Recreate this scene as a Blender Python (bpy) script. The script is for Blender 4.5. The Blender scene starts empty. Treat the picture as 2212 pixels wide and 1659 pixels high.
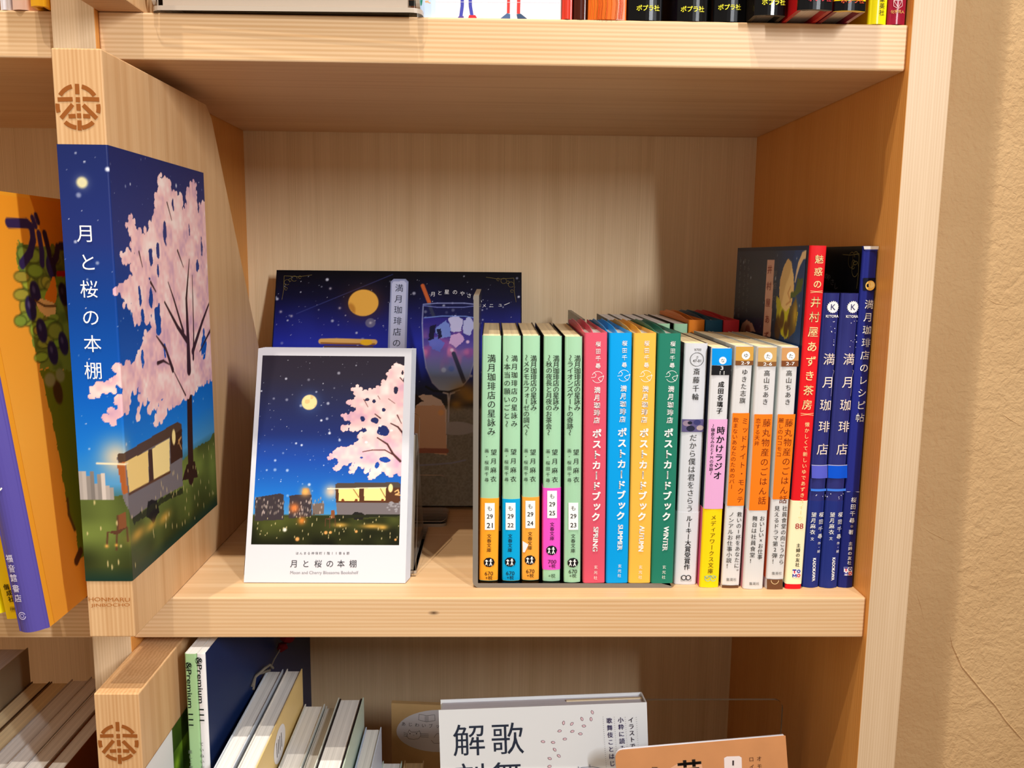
import bpy, math, random
import numpy as np
from mathutils import Vector

random.seed(7)
S = 0.001                                   # the script thinks in millimetres
sc = bpy.context.scene
COL = sc.collection

# ------------------------------------------------------------------ camera
CAM = np.array([16.347, -484.27, 200.24])
PITCH, YAW, ROLL, FPX = 0.1472, 0.0238, 0.0098, 1847.4
W, H = 2212, 1659


def axes():
    cp, sp, cy, sy = math.cos(PITCH), math.sin(PITCH), math.cos(YAW), math.sin(YAW)
    f = np.array([sy * cp, cy * cp, -sp])
    rt = np.array([cy, -sy, 0.0])
    up = np.cross(rt, f)
    cr, sr = math.cos(ROLL), math.sin(ROLL)
    return cr * rt + sr * up, -sr * rt + cr * up, f


RT, UP, FW = axes()
cam = bpy.data.cameras.new('camera')
cam.sensor_width = 36
cam.lens = FPX * 36 / W
cam.clip_start = 0.01
cam_ob = bpy.data.objects.new('camera', cam)
from mathutils import Matrix
cam_ob.matrix_world = Matrix(((RT[0], UP[0], -FW[0], CAM[0] * S), (RT[1], UP[1], -FW[1], CAM[1] * S),
                              (RT[2], UP[2], -FW[2], CAM[2] * S), (0, 0, 0, 1)))
COL.objects.link(cam_ob)
sc.camera = cam_ob


def at(u, v, x=None, y=None, z=None):
    """the point of the place seen at a pixel, on the plane x=, y= or z="""
    d = FW + RT * (u - W / 2) / FPX - UP * (v - H / 2) / FPX
    if x is not None:
        t = (x - CAM[0]) / d[0]
    elif y is not None:
        t = (y - CAM[1]) / d[1]
    else:
        t = (z - CAM[2]) / d[2]
    return CAM + d * t


# ------------------------------------------------------------------ view, world, lights
sc.view_settings.view_transform = 'Standard'
sc.view_settings.look = 'None'
sc.view_settings.gamma = 1
sc.view_settings.exposure = 0.05
sc.view_settings.use_curve_mapping = False

world = bpy.data.worlds.new('shop_ambient')
sc.world = world
world.use_nodes = True
bg = world.node_tree.nodes['Background']
bg.inputs['Color'].default_value = (1.0, 0.82, 0.62, 1)
bg.inputs['Strength'].default_value = 0.54


def lamp(name, kind, loc, target, energy, color, **kw):
    l = bpy.data.lights.new(name, kind)
    l.energy = energy
    l.color = color
    for k, val in kw.items():
        setattr(l, k, val)
    o = bpy.data.objects.new(name, l)
    o.location = Vector(loc) * S
    o.rotation_euler = (Vector(target) - Vector(loc)).to_track_quat('-Z', 'Y').to_euler()
    COL.objects.link(o)
    return o


# ceiling spotlight up to the left of the photographer, a second one nearly overhead,
# and an added slim cool light, right behind the photographer, in place of daylight
lamp('ceiling_spotlight', 'SPOT', (-460, -800, 2200), (0, 60, 100), 76, (1.0, 0.90, 0.76), spot_size=math.radians(75), spot_blend=0.4, shadow_soft_size=0.012)
lamp('ceiling_downlight', 'SPOT', (-120, -440, 2200), (40, 20, 100), 125, (1.0, 0.93, 0.85), spot_size=math.radians(70), spot_blend=0.4, shadow_soft_size=0.02)
lamp('added_slim_daylight', 'AREA', (486, -800, 525), (-215, 100, 140), 2.0, (0.93, 0.96, 1.0), shape='RECTANGLE', size=0.016, size_y=0.28, spread=math.radians(88))
sc.cycles.transparent_max_bounces = 32


# ------------------------------------------------------------------ materials
def lin(c):
    c = np.asarray(c, float) / 255.0
    return np.where(c <= 0.04045, c / 12.92, ((c + 0.055) / 1.055) ** 2.4)


MATS = {}


def mat(name, rgb, rough=0.45, spec=0.15, vary=0.0, scale=60.0, coat=0.0):
    key = (name, tuple(rgb), rough, spec, vary, coat)
    if key in MATS:
        return MATS[key]
    m = bpy.data.materials.new(name)
    m.use_nodes = True
    nt = m.node_tree
    b = nt.nodes['Principled BSDF']
    c = [float(q) for q in lin(rgb)] + [1]
    b.inputs['Base Color'].default_value = c
    b.inputs['Roughness'].default_value = rough
    b.inputs['Specular IOR Level'].default_value = spec
    if coat:
        b.inputs['Coat Weight'].default_value = coat
        b.inputs['Coat Roughness'].default_value = 0.12
    if vary:
        tc = nt.nodes.new('ShaderNodeTexCoord')
        n = nt.nodes.new('ShaderNodeTexNoise')
        n.inputs['Scale'].default_value = scale
        n.inputs['Detail'].default_value = 5
        r = nt.nodes.new('ShaderNodeValToRGB')
        r.color_ramp.elements[0].position, r.color_ramp.elements[1].position = 0.3, 0.7
        r.color_ramp.elements[0].color = [q * (1 - vary) for q in c[:3]] + [1]
        r.color_ramp.elements[1].color = [min(1, q * (1 + vary)) for q in c[:3]] + [1]
        nt.links.new(tc.outputs['Object'], n.inputs['Vector'])
        nt.links.new(n.outputs['Fac'], r.inputs['Fac'])
        nt.links.new(r.outputs['Color'], b.inputs['Base Color'])
    MATS[key] = m
    return m


def wood(name, light, dark, along='x', fine=1.0, contrast=1.0, rough=0.42, knot=None, across='z', ring=0.20):
    """pale coniferous timber: long streaks along one axis, wavy growth rings across it"""
    m = bpy.data.materials.new(name)
    m.use_nodes = True
    nt = m.node_tree
    L = nt.links.new
    b = nt.nodes['Principled BSDF']
    b.inputs['Roughness'].default_value = rough
    b.inputs['Specular IOR Level'].default_value = 0.3
    tc = nt.nodes.new('ShaderNodeTexCoord')
    ax = 'xyz'.index(along)

    def noise(sc_al, sc_ac, detail, dist=0.0):
        mp = nt.nodes.new('ShaderNodeMapping')
        s = [sc_ac] * 3
        s[ax] = sc_al
        mp.inputs['Scale'].default_value = s
        n = nt.nodes.new('ShaderNodeTexNoise')
        n.inputs['Scale'].default_value = 1
        n.inputs['Detail'].default_value = detail
        n.inputs['Distortion'].default_value = dist
        L(tc.outputs['Object'], mp.inputs['Vector'])
        L(mp.outputs['Vector'], n.inputs['Vector'])
        return n
    n1 = noise(4, 45 * fine, 3, 0.4)         # broad tone
    n2 = noise(9, 620 * fine, 4)             # pores
    mp = nt.nodes.new('ShaderNodeMapping')
    s = [52 * fine] * 3
    s[ax] = 1.2
    mp.inputs['Scale'].default_value = s
    wv = nt.nodes.new('ShaderNodeTexWave')
    wv.wave_type = 'BANDS'
    wv.bands_direction = across.upper()
    wv.inputs['Scale'].default_value = 2.6
    wv.inputs['Distortion'].default_value = 5.5
    wv.inputs['Detail'].default_value = 3
    wv.inputs['Detail Scale'].default_value = 0.7
    L(tc.outputs['Object'], mp.inputs['Vector'])
    L(mp.outputs['Vector'], wv.inputs['Vector'])

    def math_(op, a, bb):
        q = nt.nodes.new('ShaderNodeMath')
        q.operation = op
        for i, val in enumerate((a, bb)):
            if isinstance(val, (int, float)):
                q.inputs[i].default_value = val
            else:
                L(val, q.inputs[i])
        return q.outputs[0]
    f = math_('ADD', math_('MULTIPLY', n1.outputs['Fac'], 0.44), math_('MULTIPLY', n2.outputs['Fac'], 0.36))
    f = math_('ADD', f, math_('MULTIPLY', wv.outputs['Fac'], ring))
    r = nt.nodes.new('ShaderNodeValToRGB')
    r.color_ramp.elements[0].position = 0.5 - 0.24 / contrast
    r.color_ramp.elements[1].position = 0.5 + 0.24 / contrast
    r.color_ramp.elements[0].color = list(map(float, lin(dark))) + [1]
    r.color_ramp.elements[1].color = list(map(float, lin(light))) + [1]
    L(f, r.inputs['Fac'])
    out = r.outputs['Color']
    if knot is not None:
        vd = nt.nodes.new('ShaderNodeVectorMath')
        vd.operation = 'SUBTRACT'
        L(tc.outputs['Object'], vd.inputs[0])
        vd.inputs[1].default_value = [q * S for q in knot]
        vm = nt.nodes.new('ShaderNodeVectorMath')
        vm.operation = 'MULTIPLY'
        L(vd.outputs[0], vm.inputs[0])
        vm.inputs[1].default_value = (1, 1, 2.4)
        vl = nt.nodes.new('ShaderNodeVectorMath')
        vl.operation = 'LENGTH'
        L(vm.outputs[0], vl.inputs[0])
        kr = nt.nodes.new('ShaderNodeValToRGB')
        kr.color_ramp.elements[0].position, kr.color_ramp.elements[1].position = 0.0022, 0.0036
        L(vl.outputs['Value'], kr.inputs['Fac'])
        mx = nt.nodes.new('ShaderNodeMix')
        mx.data_type = 'RGBA'
        L(kr.outputs['Color'], mx.inputs['Factor'])
        mx.inputs['A'].default_value = (0.06, 0.025, 0.012, 1)
        L(out, mx.inputs['B'])
        out = mx.outputs['Result']
    L(out, b.inputs['Base Color'])
    bp = nt.nodes.new('ShaderNodeBump')
    bp.inputs['Strength'].default_value = 0.05
    bp.inputs['Distance'].default_value = 0.0006
    L(f, bp.inputs['Height'])
    L(bp.outputs['Normal'], b.inputs['Normal'])
    MATS[name] = m
    return m


def pages_mat(name, rgb, across='x', dark=0.80):
    """edge of a block of paper: hair-thin leaf lines"""
    if name in MATS:
        return MATS[name]
    m = bpy.data.materials.new(name)
    m.use_nodes = True
    nt = m.node_tree
    L = nt.links.new
    b = nt.nodes['Principled BSDF']
    b.inputs['Roughness'].default_value = 0.8
    b.inputs['Specular IOR Level'].default_value = 0.1
    tc = nt.nodes.new('ShaderNodeTexCoord')
    mp = nt.nodes.new('ShaderNodeMapping')
    s = [3.0, 3.0, 3.0]
    s['xyz'.index(across)] = 1500
    mp.inputs['Scale'].default_value = s
    n = nt.nodes.new('ShaderNodeTexNoise')
    n.inputs['Scale'].default_value = 1
    n.inputs['Detail'].default_value = 3
    r = nt.nodes.new('ShaderNodeValToRGB')
    c = list(map(float, lin(rgb)))
    r.color_ramp.elements[0].position, r.color_ramp.elements[1].position = 0.32, 0.6
    r.color_ramp.elements[0].color = [q * dark for q in c] + [1]
    r.color_ramp.elements[1].color = c + [1]
    L(tc.outputs['Object'], mp.inputs['Vector'])
    L(mp.outputs['Vector'], n.inputs['Vector'])
    L(n.outputs['Fac'], r.inputs['Fac'])
    L(r.outputs['Color'], b.inputs['Base Color'])
    MATS[name] = m
    return m


def acrylic(name, tint=(0.975, 0.975, 0.97), gloss=0.06, rough=0.03):
    """clear acrylic: lets light straight through and mirrors a little at grazing angles"""
    if name in MATS:
        return MATS[name]
    m = bpy.data.materials.new(name)
    m.use_nodes = True
    nt = m.node_tree
    nt.nodes.remove(nt.nodes['Principled BSDF'])
    out = nt.nodes['Material Output']
    t = nt.nodes.new('ShaderNodeBsdfTransparent')
    t.inputs['Color'].default_value = (*tint, 1)
    g = nt.nodes.new('ShaderNodeBsdfGlossy')
    g.inputs['Roughness'].default_value = rough
    fr = nt.nodes.new('ShaderNodeFresnel')
    fr.inputs['IOR'].default_value = 1.09
    mx = nt.nodes.new('ShaderNodeMixShader')
    nt.links.new(fr.outputs['Fac'], mx.inputs['Fac'])
    nt.links.new(t.outputs[0], mx.inputs[1])
    nt.links.new(g.outputs[0], mx.inputs[2])
    nt.links.new(mx.outputs[0], out.inputs['Surface'])
    MATS[name] = m
    return m


def paint_mat():
    """printed paper whose inks are stored per vertex"""
    if 'print' in MATS:
        return MATS['print']
    m = bpy.data.materials.new('printed_ink')
    m.use_nodes = True
    nt = m.node_tree
    b = nt.nodes['Principled BSDF']
    b.inputs['Roughness'].default_value = 0.38
    b.inputs['Specular IOR Level'].default_value = 0.15
    a = nt.nodes.new('ShaderNodeVertexColor')
    a.layer_name = 'ink'
    nt.links.new(a.outputs['Color'], b.inputs['Base Color'])
    MATS['print'] = m
    return m


# ------------------------------------------------------------------ objects
BASE = {}


def tag(o, label, cat, group=None, kind=None):
    o['label'] = label
    o['category'] = cat
    if group:
        o['group'] = group
    if kind:
        o['kind'] = kind
    return o


def thing(name, label, cat, base, group=None):
    o = bpy.data.objects.new(name, None)
    o.empty_display_size = 0.01
    COL.objects.link(o)
    o.location = Vector([float(q) for q in base]) * S
    BASE[o.name] = np.array(base, float)
    return tag(o, label, cat, group)


class MB:
    def __init__(self):
        self.v, self.f, self.m = [], [], []

    def add(self, verts, faces, mi=0):
        n = len(self.v)
        self.v += [tuple(map(float, p)) for p in verts]
        self.f += [tuple(n + i for i in q) for q in faces]
        self.m += [mi] * len(faces)

    def box(self, x0, x1, y0, y1, z0, z1, mi=0, T=None):
        p = [(x, y, z) for z in (z0, z1) for y in (y0, y1) for x in (x0, x1)]
        if T:
            p = [T(*q) for q in p]
        self.add(p, [(0, 2, 3, 1), (4, 5, 7, 6), (0, 1, 5, 4), (2, 6, 7, 3), (0, 4, 6, 2), (1, 3, 7, 5)], mi)

    def prism(self, pts, place, t0, t1, mi=0):
        """2-D outline pushed from t0 to t1; place(a, b, t) gives the 3-D point"""
        n = len(pts)
        p = [place(a, b, t) for t in (t0, t1) for a, b in pts]
        fs = [tuple(range(n))[::-1], tuple(range(n, 2 * n))]
        fs += [(i, (i + 1) % n, n + (i + 1) % n, n + i) for i in range(n)]
        self.add(p, fs, mi)

    def tube(self, path, r, n=8, mi=0):
        path = [np.array(p, float) for p in path]
        rings = []
        for i, p in enumerate(path):
            d = path[min(i + 1, len(path) - 1)] - path[max(i - 1, 0)]
            d = d / np.linalg.norm(d)
            a = np.cross(d, (0, 0, 1) if abs(d[2]) < 0.9 else (1, 0, 0))
            a /= np.linalg.norm(a)
            bb = np.cross(d, a)
            rr = r[i] if isinstance(r, (list, tuple)) else r
            rings.append([p + rr * (math.cos(t) * a + math.sin(t) * bb) for t in np.linspace(0, 2 * math.pi, n, False)])
        v = [q for g in rings for q in g]
        f = [(i * n + j, i * n + (j + 1) % n, (i + 1) * n + (j + 1) % n, (i + 1) * n + j) for i in range(len(path) - 1) for j in range(n)]
        f += [tuple(range(n))[::-1], tuple((len(path) - 1) * n + j for j in range(n))]
        self.add(v, f, mi)

    def build(self, name, mats, parent=None, base=None, bevel=0, smooth=False):
        me = bpy.data.meshes.new(name)
        off = BASE[parent.name] if parent is not None and base is None else np.array(base if base is not None else (0, 0, 0), float)
        if parent is not None and parent.name not in BASE:
            off = BASE_OF(parent)
        me.from_pydata([tuple((np.array(p) - off) * S) for p in self.v], [], self.f)
        for q in (mats if isinstance(mats, (list, tuple)) else [mats]):
            me.materials.append(q)
        me.polygons.foreach_set('material_index', self.m)
        if smooth:
            me.polygons.foreach_set('use_smooth', [True] * len(me.polygons))
        me.update()
        o = bpy.data.objects.new(name, me)
        COL.objects.link(o)
        if parent is not None:
            o.parent = parent
        else:
            o.location = Vector(off) * S
            BASE[o.name] = off
        if bevel:
            bv = o.modifiers.new('soft_edge', 'BEVEL')
            bv.width = bevel * S
            bv.segments = 2
            bv.limit_method = 'ANGLE'
            bv.angle_limit = math.radians(50)
        return o


def BASE_OF(o):
    while o.name not in BASE:
        o = o.parent
    return BASE[o.name]


# ------------------------------------------------------------------ planes and lettering
class Plane:
    """a flat or gently bowed face: origin, unit right, unit up; n points out of it"""

    def __init__(self, o, u, v, bow=None):
        self.o, self.u, self.v = np.array(o, float), np.array(u, float), np.array(v, float)
        self.u /= np.linalg.norm(self.u)
        self.v /= np.linalg.norm(self.v)
        self.n = np.cross(self.u, self.v)
        self.bow = bow                      # (width, height of bow)

    def px(self, u, v):
        d = FW + RT * (u - W / 2) / FPX - UP * (v - H / 2) / FPX
        t = np.dot(self.o - CAM, self.n) / np.dot(d, self.n)
        p = CAM + d * t - self.o
        return float(p @ self.u), float(p @ self.v)

    def p3(self, a, b, off=0.0):
        if self.bow:
            w, h = self.bow
            q = max(-1, min(1, 2 * a / w - 1))
            off = off + h * (1 - q * q)
        return self.o + a * self.u + b * self.v + off * self.n


GL = {}


def glyph(ch, bold=0.0):
    """outline of a character as (points, faces); bold overprints it a little to each side"""
    if bold:
        v, f = glyph(ch)
        vs, fs = [], []
        for dx, dy in ((-bold, -bold * 0.7), (bold, -bold * 0.7), (-bold, bold * 0.7), (bold, bold * 0.7)):
            fs += [tuple(i + len(v) * len(vs) for i in q) for q in f]
            vs.append(v + np.array([dx, dy]))
        return (np.concatenate(vs) if len(v) else v), fs
    k = (ch, bold)
    if k not in GL:
        cu = bpy.data.curves.new('glyph', 'FONT')
        cu.body = ch
        cu.size = 1
        cu.resolution_u = 3
        cu.offset = bold
        o = bpy.data.objects.new('glyph', cu)
        COL.objects.link(o)
        me = bpy.data.meshes.new_from_object(o.evaluated_get(bpy.context.evaluated_depsgraph_get()))
        bpy.data.objects.remove(o)
        bpy.data.curves.remove(cu)
        v = np.array([q.co[:2] for q in me.vertices]).reshape(-1, 2)
        GL[k] = (v, [tuple(p.vertices) for p in me.polygons])
        bpy.data.meshes.remove(me)
    return GL[k]


ROT = 'ー〜～~−-'
SMALL = 'ャュョッァィゥェォっゃゅょ'


class Ink:
    """lettering and printed marks lying on one plane, gathered into one mesh"""

    def __init__(self, plane, off=0.3, step=0.006):
        self.pl, self.off, self.step = plane, off, step
        self.mb, self.cols = MB(), []

    def ci(self, rgb):
        rgb = tuple(rgb)
        if rgb not in self.cols:
            self.cols.append(rgb)
        return self.cols.index(rgb)

    def put(self, pts, faces, rgb):
        self.mb.add([self.pl.p3(a, b, self.off) for a, b in pts], faces, self.ci(rgb))

    def poly(self, pts, rgb, px=True):
        p = [self.pl.px(*q) if px else q for q in pts]
        self.off += self.step
        self.put(p, [tuple(range(len(p)))], rgb)

    def rect(self, x0, y0, x1, y1, rgb, x2=None, x3=None):
        """pixel rectangle, top edge x0..x1, bottom edge x2..x3"""
        x2 = x0 if x2 is None else x2
        x3 = x1 if x3 is None else x3
        self.off += self.step
        n = 8
        top = [self.pl.px(x0 + (x1 - x0) * i / n, y0) for i in range(n + 1)]
        bot = [self.pl.px(x2 + (x3 - x2) * i / n, y1) for i in range(n + 1)]
        self.put(bot + top, [(i, i + 1, n + 2 + i, n + 1 + i) for i in range(n)], rgb)

    def disc(self, u, v, r, rgb, k=1.0, n=28):
        c = self.pl.px(u, v)
        rr = abs(self.pl.px(u + r, v)[0] - self.pl.px(u - r, v)[0]) / 2
        self.off += self.step
        p = [(c[0] + rr * math.cos(t), c[1] + k * rr * math.sin(t)) for t in np.linspace(0, 2 * math.pi, n, False)]
        self.off += 0.035
        self.put(p + [c], [(i, (i + 1) % n, n) for i in range(n)], rgb)
        self.off -= 0.035

    def ring(self, u, v, r, wpx, rgb, a0=0, a1=360, n=40):
        c = self.pl.px(u, v)
        k = abs(self.pl.px(u + r, v)[0] - self.pl.px(u - r, v)[0]) / 2 / r
        self.off += self.step
        p = []
        for t in np.linspace(math.radians(a0), math.radians(a1), n + 1):
            for q in (r - wpx / 2, r + wpx / 2):
                p.append((c[0] + k * q * math.cos(t), c[1] + k * q * math.sin(t)))
        self.off += 0.05
        self.put(p, [(2 * i, 2 * i + 1, 2 * i + 3, 2 * i + 2) for i in range(n)], rgb)
        self.off -= 0.05

    def line(self, pts, wpx, rgb):
        p = [np.array(self.pl.px(*q)) for q in pts]
        k = abs(self.pl.px(pts[0][0] + 5, pts[0][1])[0] - self.pl.px(pts[0][0] - 5, pts[0][1])[0]) / 10
        self.off += self.step
        for a, b in zip(p[:-1], p[1:]):
            d = b - a
            l = np.linalg.norm(d)
            if l < 1e-6:
                continue
            q = np.array([-d[1], d[0]]) / l * wpx * k / 2
            self.put([a - q, b - q, b + q, a + q], [(0, 1, 2, 3)], rgb)

    def _glyph(self, ch, cx, cy, em, rgb, bold, rot=0.0, sx=1.0, center=True, sy=1.0):
        v, f = glyph(ch, bold)
        if not len(v):
            return
        if center:
            wide = ord(ch) > 0x2000
            mid = np.array([0.5, 0.38]) if wide else (v.min(0) + v.max(0)) / 2
        else:
            mid = np.array([0, 0.34])
        q = (v - mid) * em * np.array([sx, sy])
        c, s = math.cos(rot), math.sin(rot)
        q = np.stack([q[:, 0] * c - q[:, 1] * s + cx, q[:, 0] * s + q[:, 1] * c + cy], 1)
        self.off += 0.07
        self.put(q, f, rgb)
        self.off -= 0.07

    def vert(self, text, p0, p1, em, rgb, bold=0.0, sx=1.0):
        """vertical writing; p0 and p1 are the pixel centres of the first and last character"""
        a, b = np.array(self.pl.px(*p0)), np.array(self.pl.px(*p1))
        self.off += self.step
        n = len(text)
        d = (b - a) / np.linalg.norm(b - a) if n > 1 else np.array([0, -1.0])
        tilt = math.atan2(d[0], -d[1])
        for i, ch in enumerate(text):
            c = a + (b - a) * (i / max(1, n - 1))
            rot = tilt
            if ch in ROT:
                rot += -math.pi / 2
            if ch in SMALL:
                c = c + np.array([0.1, 0.1]) * em
            if ch == '。':
                c = c + np.array([0.55, 0.5]) * em
            self._glyph(ch, c[0], c[1], em, rgb, bold, rot, sx)

    def run(self, text, p0, p1, rgb, bold=0.0, hpx=None):
        """a word from pixel p0 to pixel p1 along its base direction (also on its side)"""
        a, b = np.array(self.pl.px(*p0)), np.array(self.pl.px(*p1))
        v, f = glyph(text, bold)
        if not len(v):
            return
        self.off += self.step
        lo, hi = v.min(0), v.max(0)
        L = np.linalg.norm(b - a)
        k = L / (hi[0] - lo[0])
        ky = k
        if hpx:
            m = abs(self.pl.px(p0[0] + 5, p0[1])[0] - self.pl.px(p0[0] - 5, p0[1])[0]) / 10
            ky = hpx * m / (hi[1] - lo[1])
        q = (v - np.array([lo[0], (lo[1] + hi[1]) / 2])) * np.array([k, ky])
        e = (b - a) / L
        g = np.array([-e[1], e[0]])
        self.off += 0.07
        self.put([a + p[0] * e + p[1] * g for p in q], f, rgb)
        self.off -= 0.07

    def build(self, name, parent, rough=0.4):
        return self.mb.build(name, [mat('ink', c, rough, 0.12) for c in self.cols], parent)


# ------------------------------------------------------------------ painted pictures
def vnoise(shape, cell, seed):
    r = np.random.RandomState(seed)
    h, w = shape
    gh, gw = int(h / cell) + 3, int(w / cell) + 3
    g = r.rand(gh, gw)
    y, x = np.arange(h) / cell, np.arange(w) / cell
    yi, xi = y.astype(int), x.astype(int)
    fy, fx = (y - yi)[:, None], (x - xi)[None, :]
    fy, fx = fy * fy * (3 - 2 * fy), fx * fx * (3 - 2 * fx)
    a, b = g[np.ix_(yi, xi)], g[np.ix_(yi, xi + 1)]
    c, d = g[np.ix_(yi + 1, xi)], g[np.ix_(yi + 1, xi + 1)]
    return (a * (1 - fx) + b * fx) * (1 - fy) + (c * (1 - fx) + d * fx) * fy


class Canvas:
    """a picture w x h mm painted as a fine mesh whose vertices hold the printed inks"""

    def __init__(self, w, h, res, conv):
        self.w, self.h, self.conv = w, h, conv
        self.nx, self.ny = int(w / res) + 1, int(h / res) + 1
        self.X, self.Y = np.meshgrid(np.linspace(0, w, self.nx), np.linspace(0, h, self.ny))
        self.img = np.zeros((self.ny, self.nx, 3))
        self.res = res

    def P(self, pts):
        return np.array([self.conv(*p) for p in pts])

    def noise(self, mm, seed):
        return vnoise((self.ny, self.nx), mm / self.res, seed)

    def mix(self, mask, rgb):
        m = np.clip(mask, 0, 1)[..., None]
        self.img = self.img * (1 - m) + np.asarray(rgb, float) * m

    def grad(self, stops):
        """vertical sky: stops of (height mm, rgb)"""
        hs = [s[0] for s in stops]
        for k in range(3):
            self.img[..., k] = np.interp(self.Y, hs, [s[1][k] for s in stops])

    def inside(self, pts, wob=0.0, wmm=6.0, seed=1):
        X, Y = self.X, self.Y
        if wob:
            X = X + (self.noise(wmm, seed) - 0.5) * wob + (self.noise(wmm / 3, seed + 5) - 0.5) * wob * 0.5
            Y = Y + (self.noise(wmm, seed + 1) - 0.5) * wob + (self.noise(wmm / 3, seed + 6) - 0.5) * wob * 0.5
        c = np.zeros(X.shape, bool)
        n = len(pts)
        for i in range(n):
            (x0, y0), (x1, y1) = pts[i], pts[(i + 1) % n]
            if y0 == y1:
                continue
            c ^= ((y0 > Y) != (y1 > Y)) & (X < (x1 - x0) * (Y - y0) / (y1 - y0) + x0)
        return c.astype(float)

    def poly(self, pts, rgb, alpha=1.0, **k):
        self.mix(self.inside(self.P(pts), **k) * alpha, rgb)

    def ell(self, u, v, rx, ry, rgb, alpha=1.0, soft=0.15, mm=False):
        c = (u, v) if mm else self.conv(u, v)
        d = np.sqrt(((self.X - c[0]) / rx) ** 2 + ((self.Y - c[1]) / ry) ** 2)
        self.mix(np.clip((1 - d) / soft + 0.5, 0, 1) * alpha if soft < 1 else np.exp(-d * d * 2) * alpha, rgb)

    def line(self, pts, w, rgb, alpha=1.0, w1=None):
        p = self.P(pts)
        n = len(p) - 1
        for i in range(n):
            a, b = p[i], p[i + 1]
            d = b - a
            t = np.clip(((self.X - a[0]) * d[0] + (self.Y - a[1]) * d[1]) / max(1e-9, d @ d), 0, 1)
            dist = np.hypot(self.X - a[0] - t * d[0], self.Y - a[1] - t * d[1])
            ww = w if w1 is None else w + (w1 - w) * (i + t) / n
            self.mix(np.clip((ww / 2 - dist) / self.res + 0.5, 0, 1) * alpha, rgb)

    def stars(self, n, y0, y1, seed, rgb=(225, 228, 240), big=0.5, mask=None):
        r = np.random.RandomState(seed)
        for _ in range(n):
            x, y = r.rand() * self.w, y0 + r.rand() * (y1 - y0)
            s = self.res * (0.45 + r.rand() ** 5 * 2.0) * big * 2
            al = 0.35 + 0.65 * r.rand()
            self.ell(x, y, s, s, rgb, al, 0.9, mm=True)

    def blossom(self, pts, seed, wob=5.0, holes=()):
        p = self.P(pts)
        m = self.inside(p, wob * 0.7, 7.0, seed)
        r = np.random.RandomState(seed)
        for i in range(len(p)):
            q, s = p[i], p[(i + 1) % len(p)]
            for _ in range(max(1, int(np.hypot(*(s - q)) / (wob * 0.8)))):
                c = q + (s - q) * r.rand() + (r.rand(2) - 0.5) * wob * 0.3
                m = np.maximum(m, np.hypot(self.X - c[0], self.Y - c[1]) < wob * (0.25 + 0.35 * r.rand()))
        for (u, v, rx, ry) in holes:
            c = self.conv(u, v)
            d = np.sqrt(((self.X - c[0]) / rx) ** 2 + ((self.Y - c[1]) / ry) ** 2) + (self.noise(3, seed + 9) - 0.5) * 0.9
            m = m * (d > 1)
        a, b = self.noise(9, seed + 2), self.noise(2.6, seed + 3)
        t = np.clip(a * 0.75 + b * 0.4 - 0.05, 0, 1)[..., None]
        lo, mid, hi = np.array([206, 160, 184]), np.array([246, 198, 196]), np.array([255, 236, 228])
        col = np.where(t < 0.5, lo + (mid - lo) * t * 2, mid + (hi - mid) * (t - 0.5) * 2)
        self.img = self.img * (1 - m[..., None]) + col * m[..., None]

    def build(self, name, place, parent):
        n = self.nx * self.ny
        co = place(self.X.ravel(), self.Y.ravel())
        me = bpy.data.meshes.new(name)
        idx = np.arange(n).reshape(self.ny, self.nx)
        q = np.stack([idx[:-1, :-1], idx[:-1, 1:], idx[1:, 1:], idx[1:, :-1]], -1).reshape(-1, 4)
        me.vertices.add(n)
        me.vertices.foreach_set('co', ((co - BASE_OF(parent)) * S).ravel())
        me.loops.add(q.size)
        me.loops.foreach_set('vertex_index', q.ravel())
        me.polygons.add(len(q))
        me.polygons.foreach_set('loop_start', np.arange(0, q.size, 4))
        me.polygons.foreach_set('loop_total', np.full(len(q), 4))
        me.update(calc_edges=True)
        at_ = me.color_attributes.new('ink', 'FLOAT_COLOR', 'POINT')
        rgba = np.ones((n, 4))
        rgba[:, :3] = lin(np.clip(self.img, 0, 255)).reshape(-1, 3)
        at_.data.foreach_set('color', rgba.ravel())
        me.materials.append(paint_mat())
        me.validate()
        o = bpy.data.objects.new(name, me)
        COL.objects.link(o)
        o.parent = parent
        return o


def zoom(ox, oy, s):
    return lambda x, y: (ox + x / s, oy + y / s)


# ------------------------------------------------------------------ books
class Frame:
    """a book's own axes: a across the spine, d into the shelf, h up"""

    def __init__(self, o, lean=0.0, turn=0.0, pitch=0.0):
        ca, sa = math.cos(lean), math.sin(lean)
        A = np.array([ca, 0, -sa])
        Hh = np.array([sa, 0, ca])
        D = np.array([0, 1.0, 0])
        ct, st = math.cos(turn), math.sin(turn)
        Rz = np.array([[ct, -st, 0], [st, ct, 0], [0, 0, 1]])
        if pitch:
            cp, sp = math.cos(pitch), math.sin(pitch)
            D, Hh = D * cp - Hh * sp, Hh * cp + D * sp
        self.o, self.A, self.D, self.H = np.array(o, float), Rz @ A, Rz @ D, Rz @ Hh

    def __call__(self, a, d, h):
        return self.o + a * self.A + d * self.D + h * self.H


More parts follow.
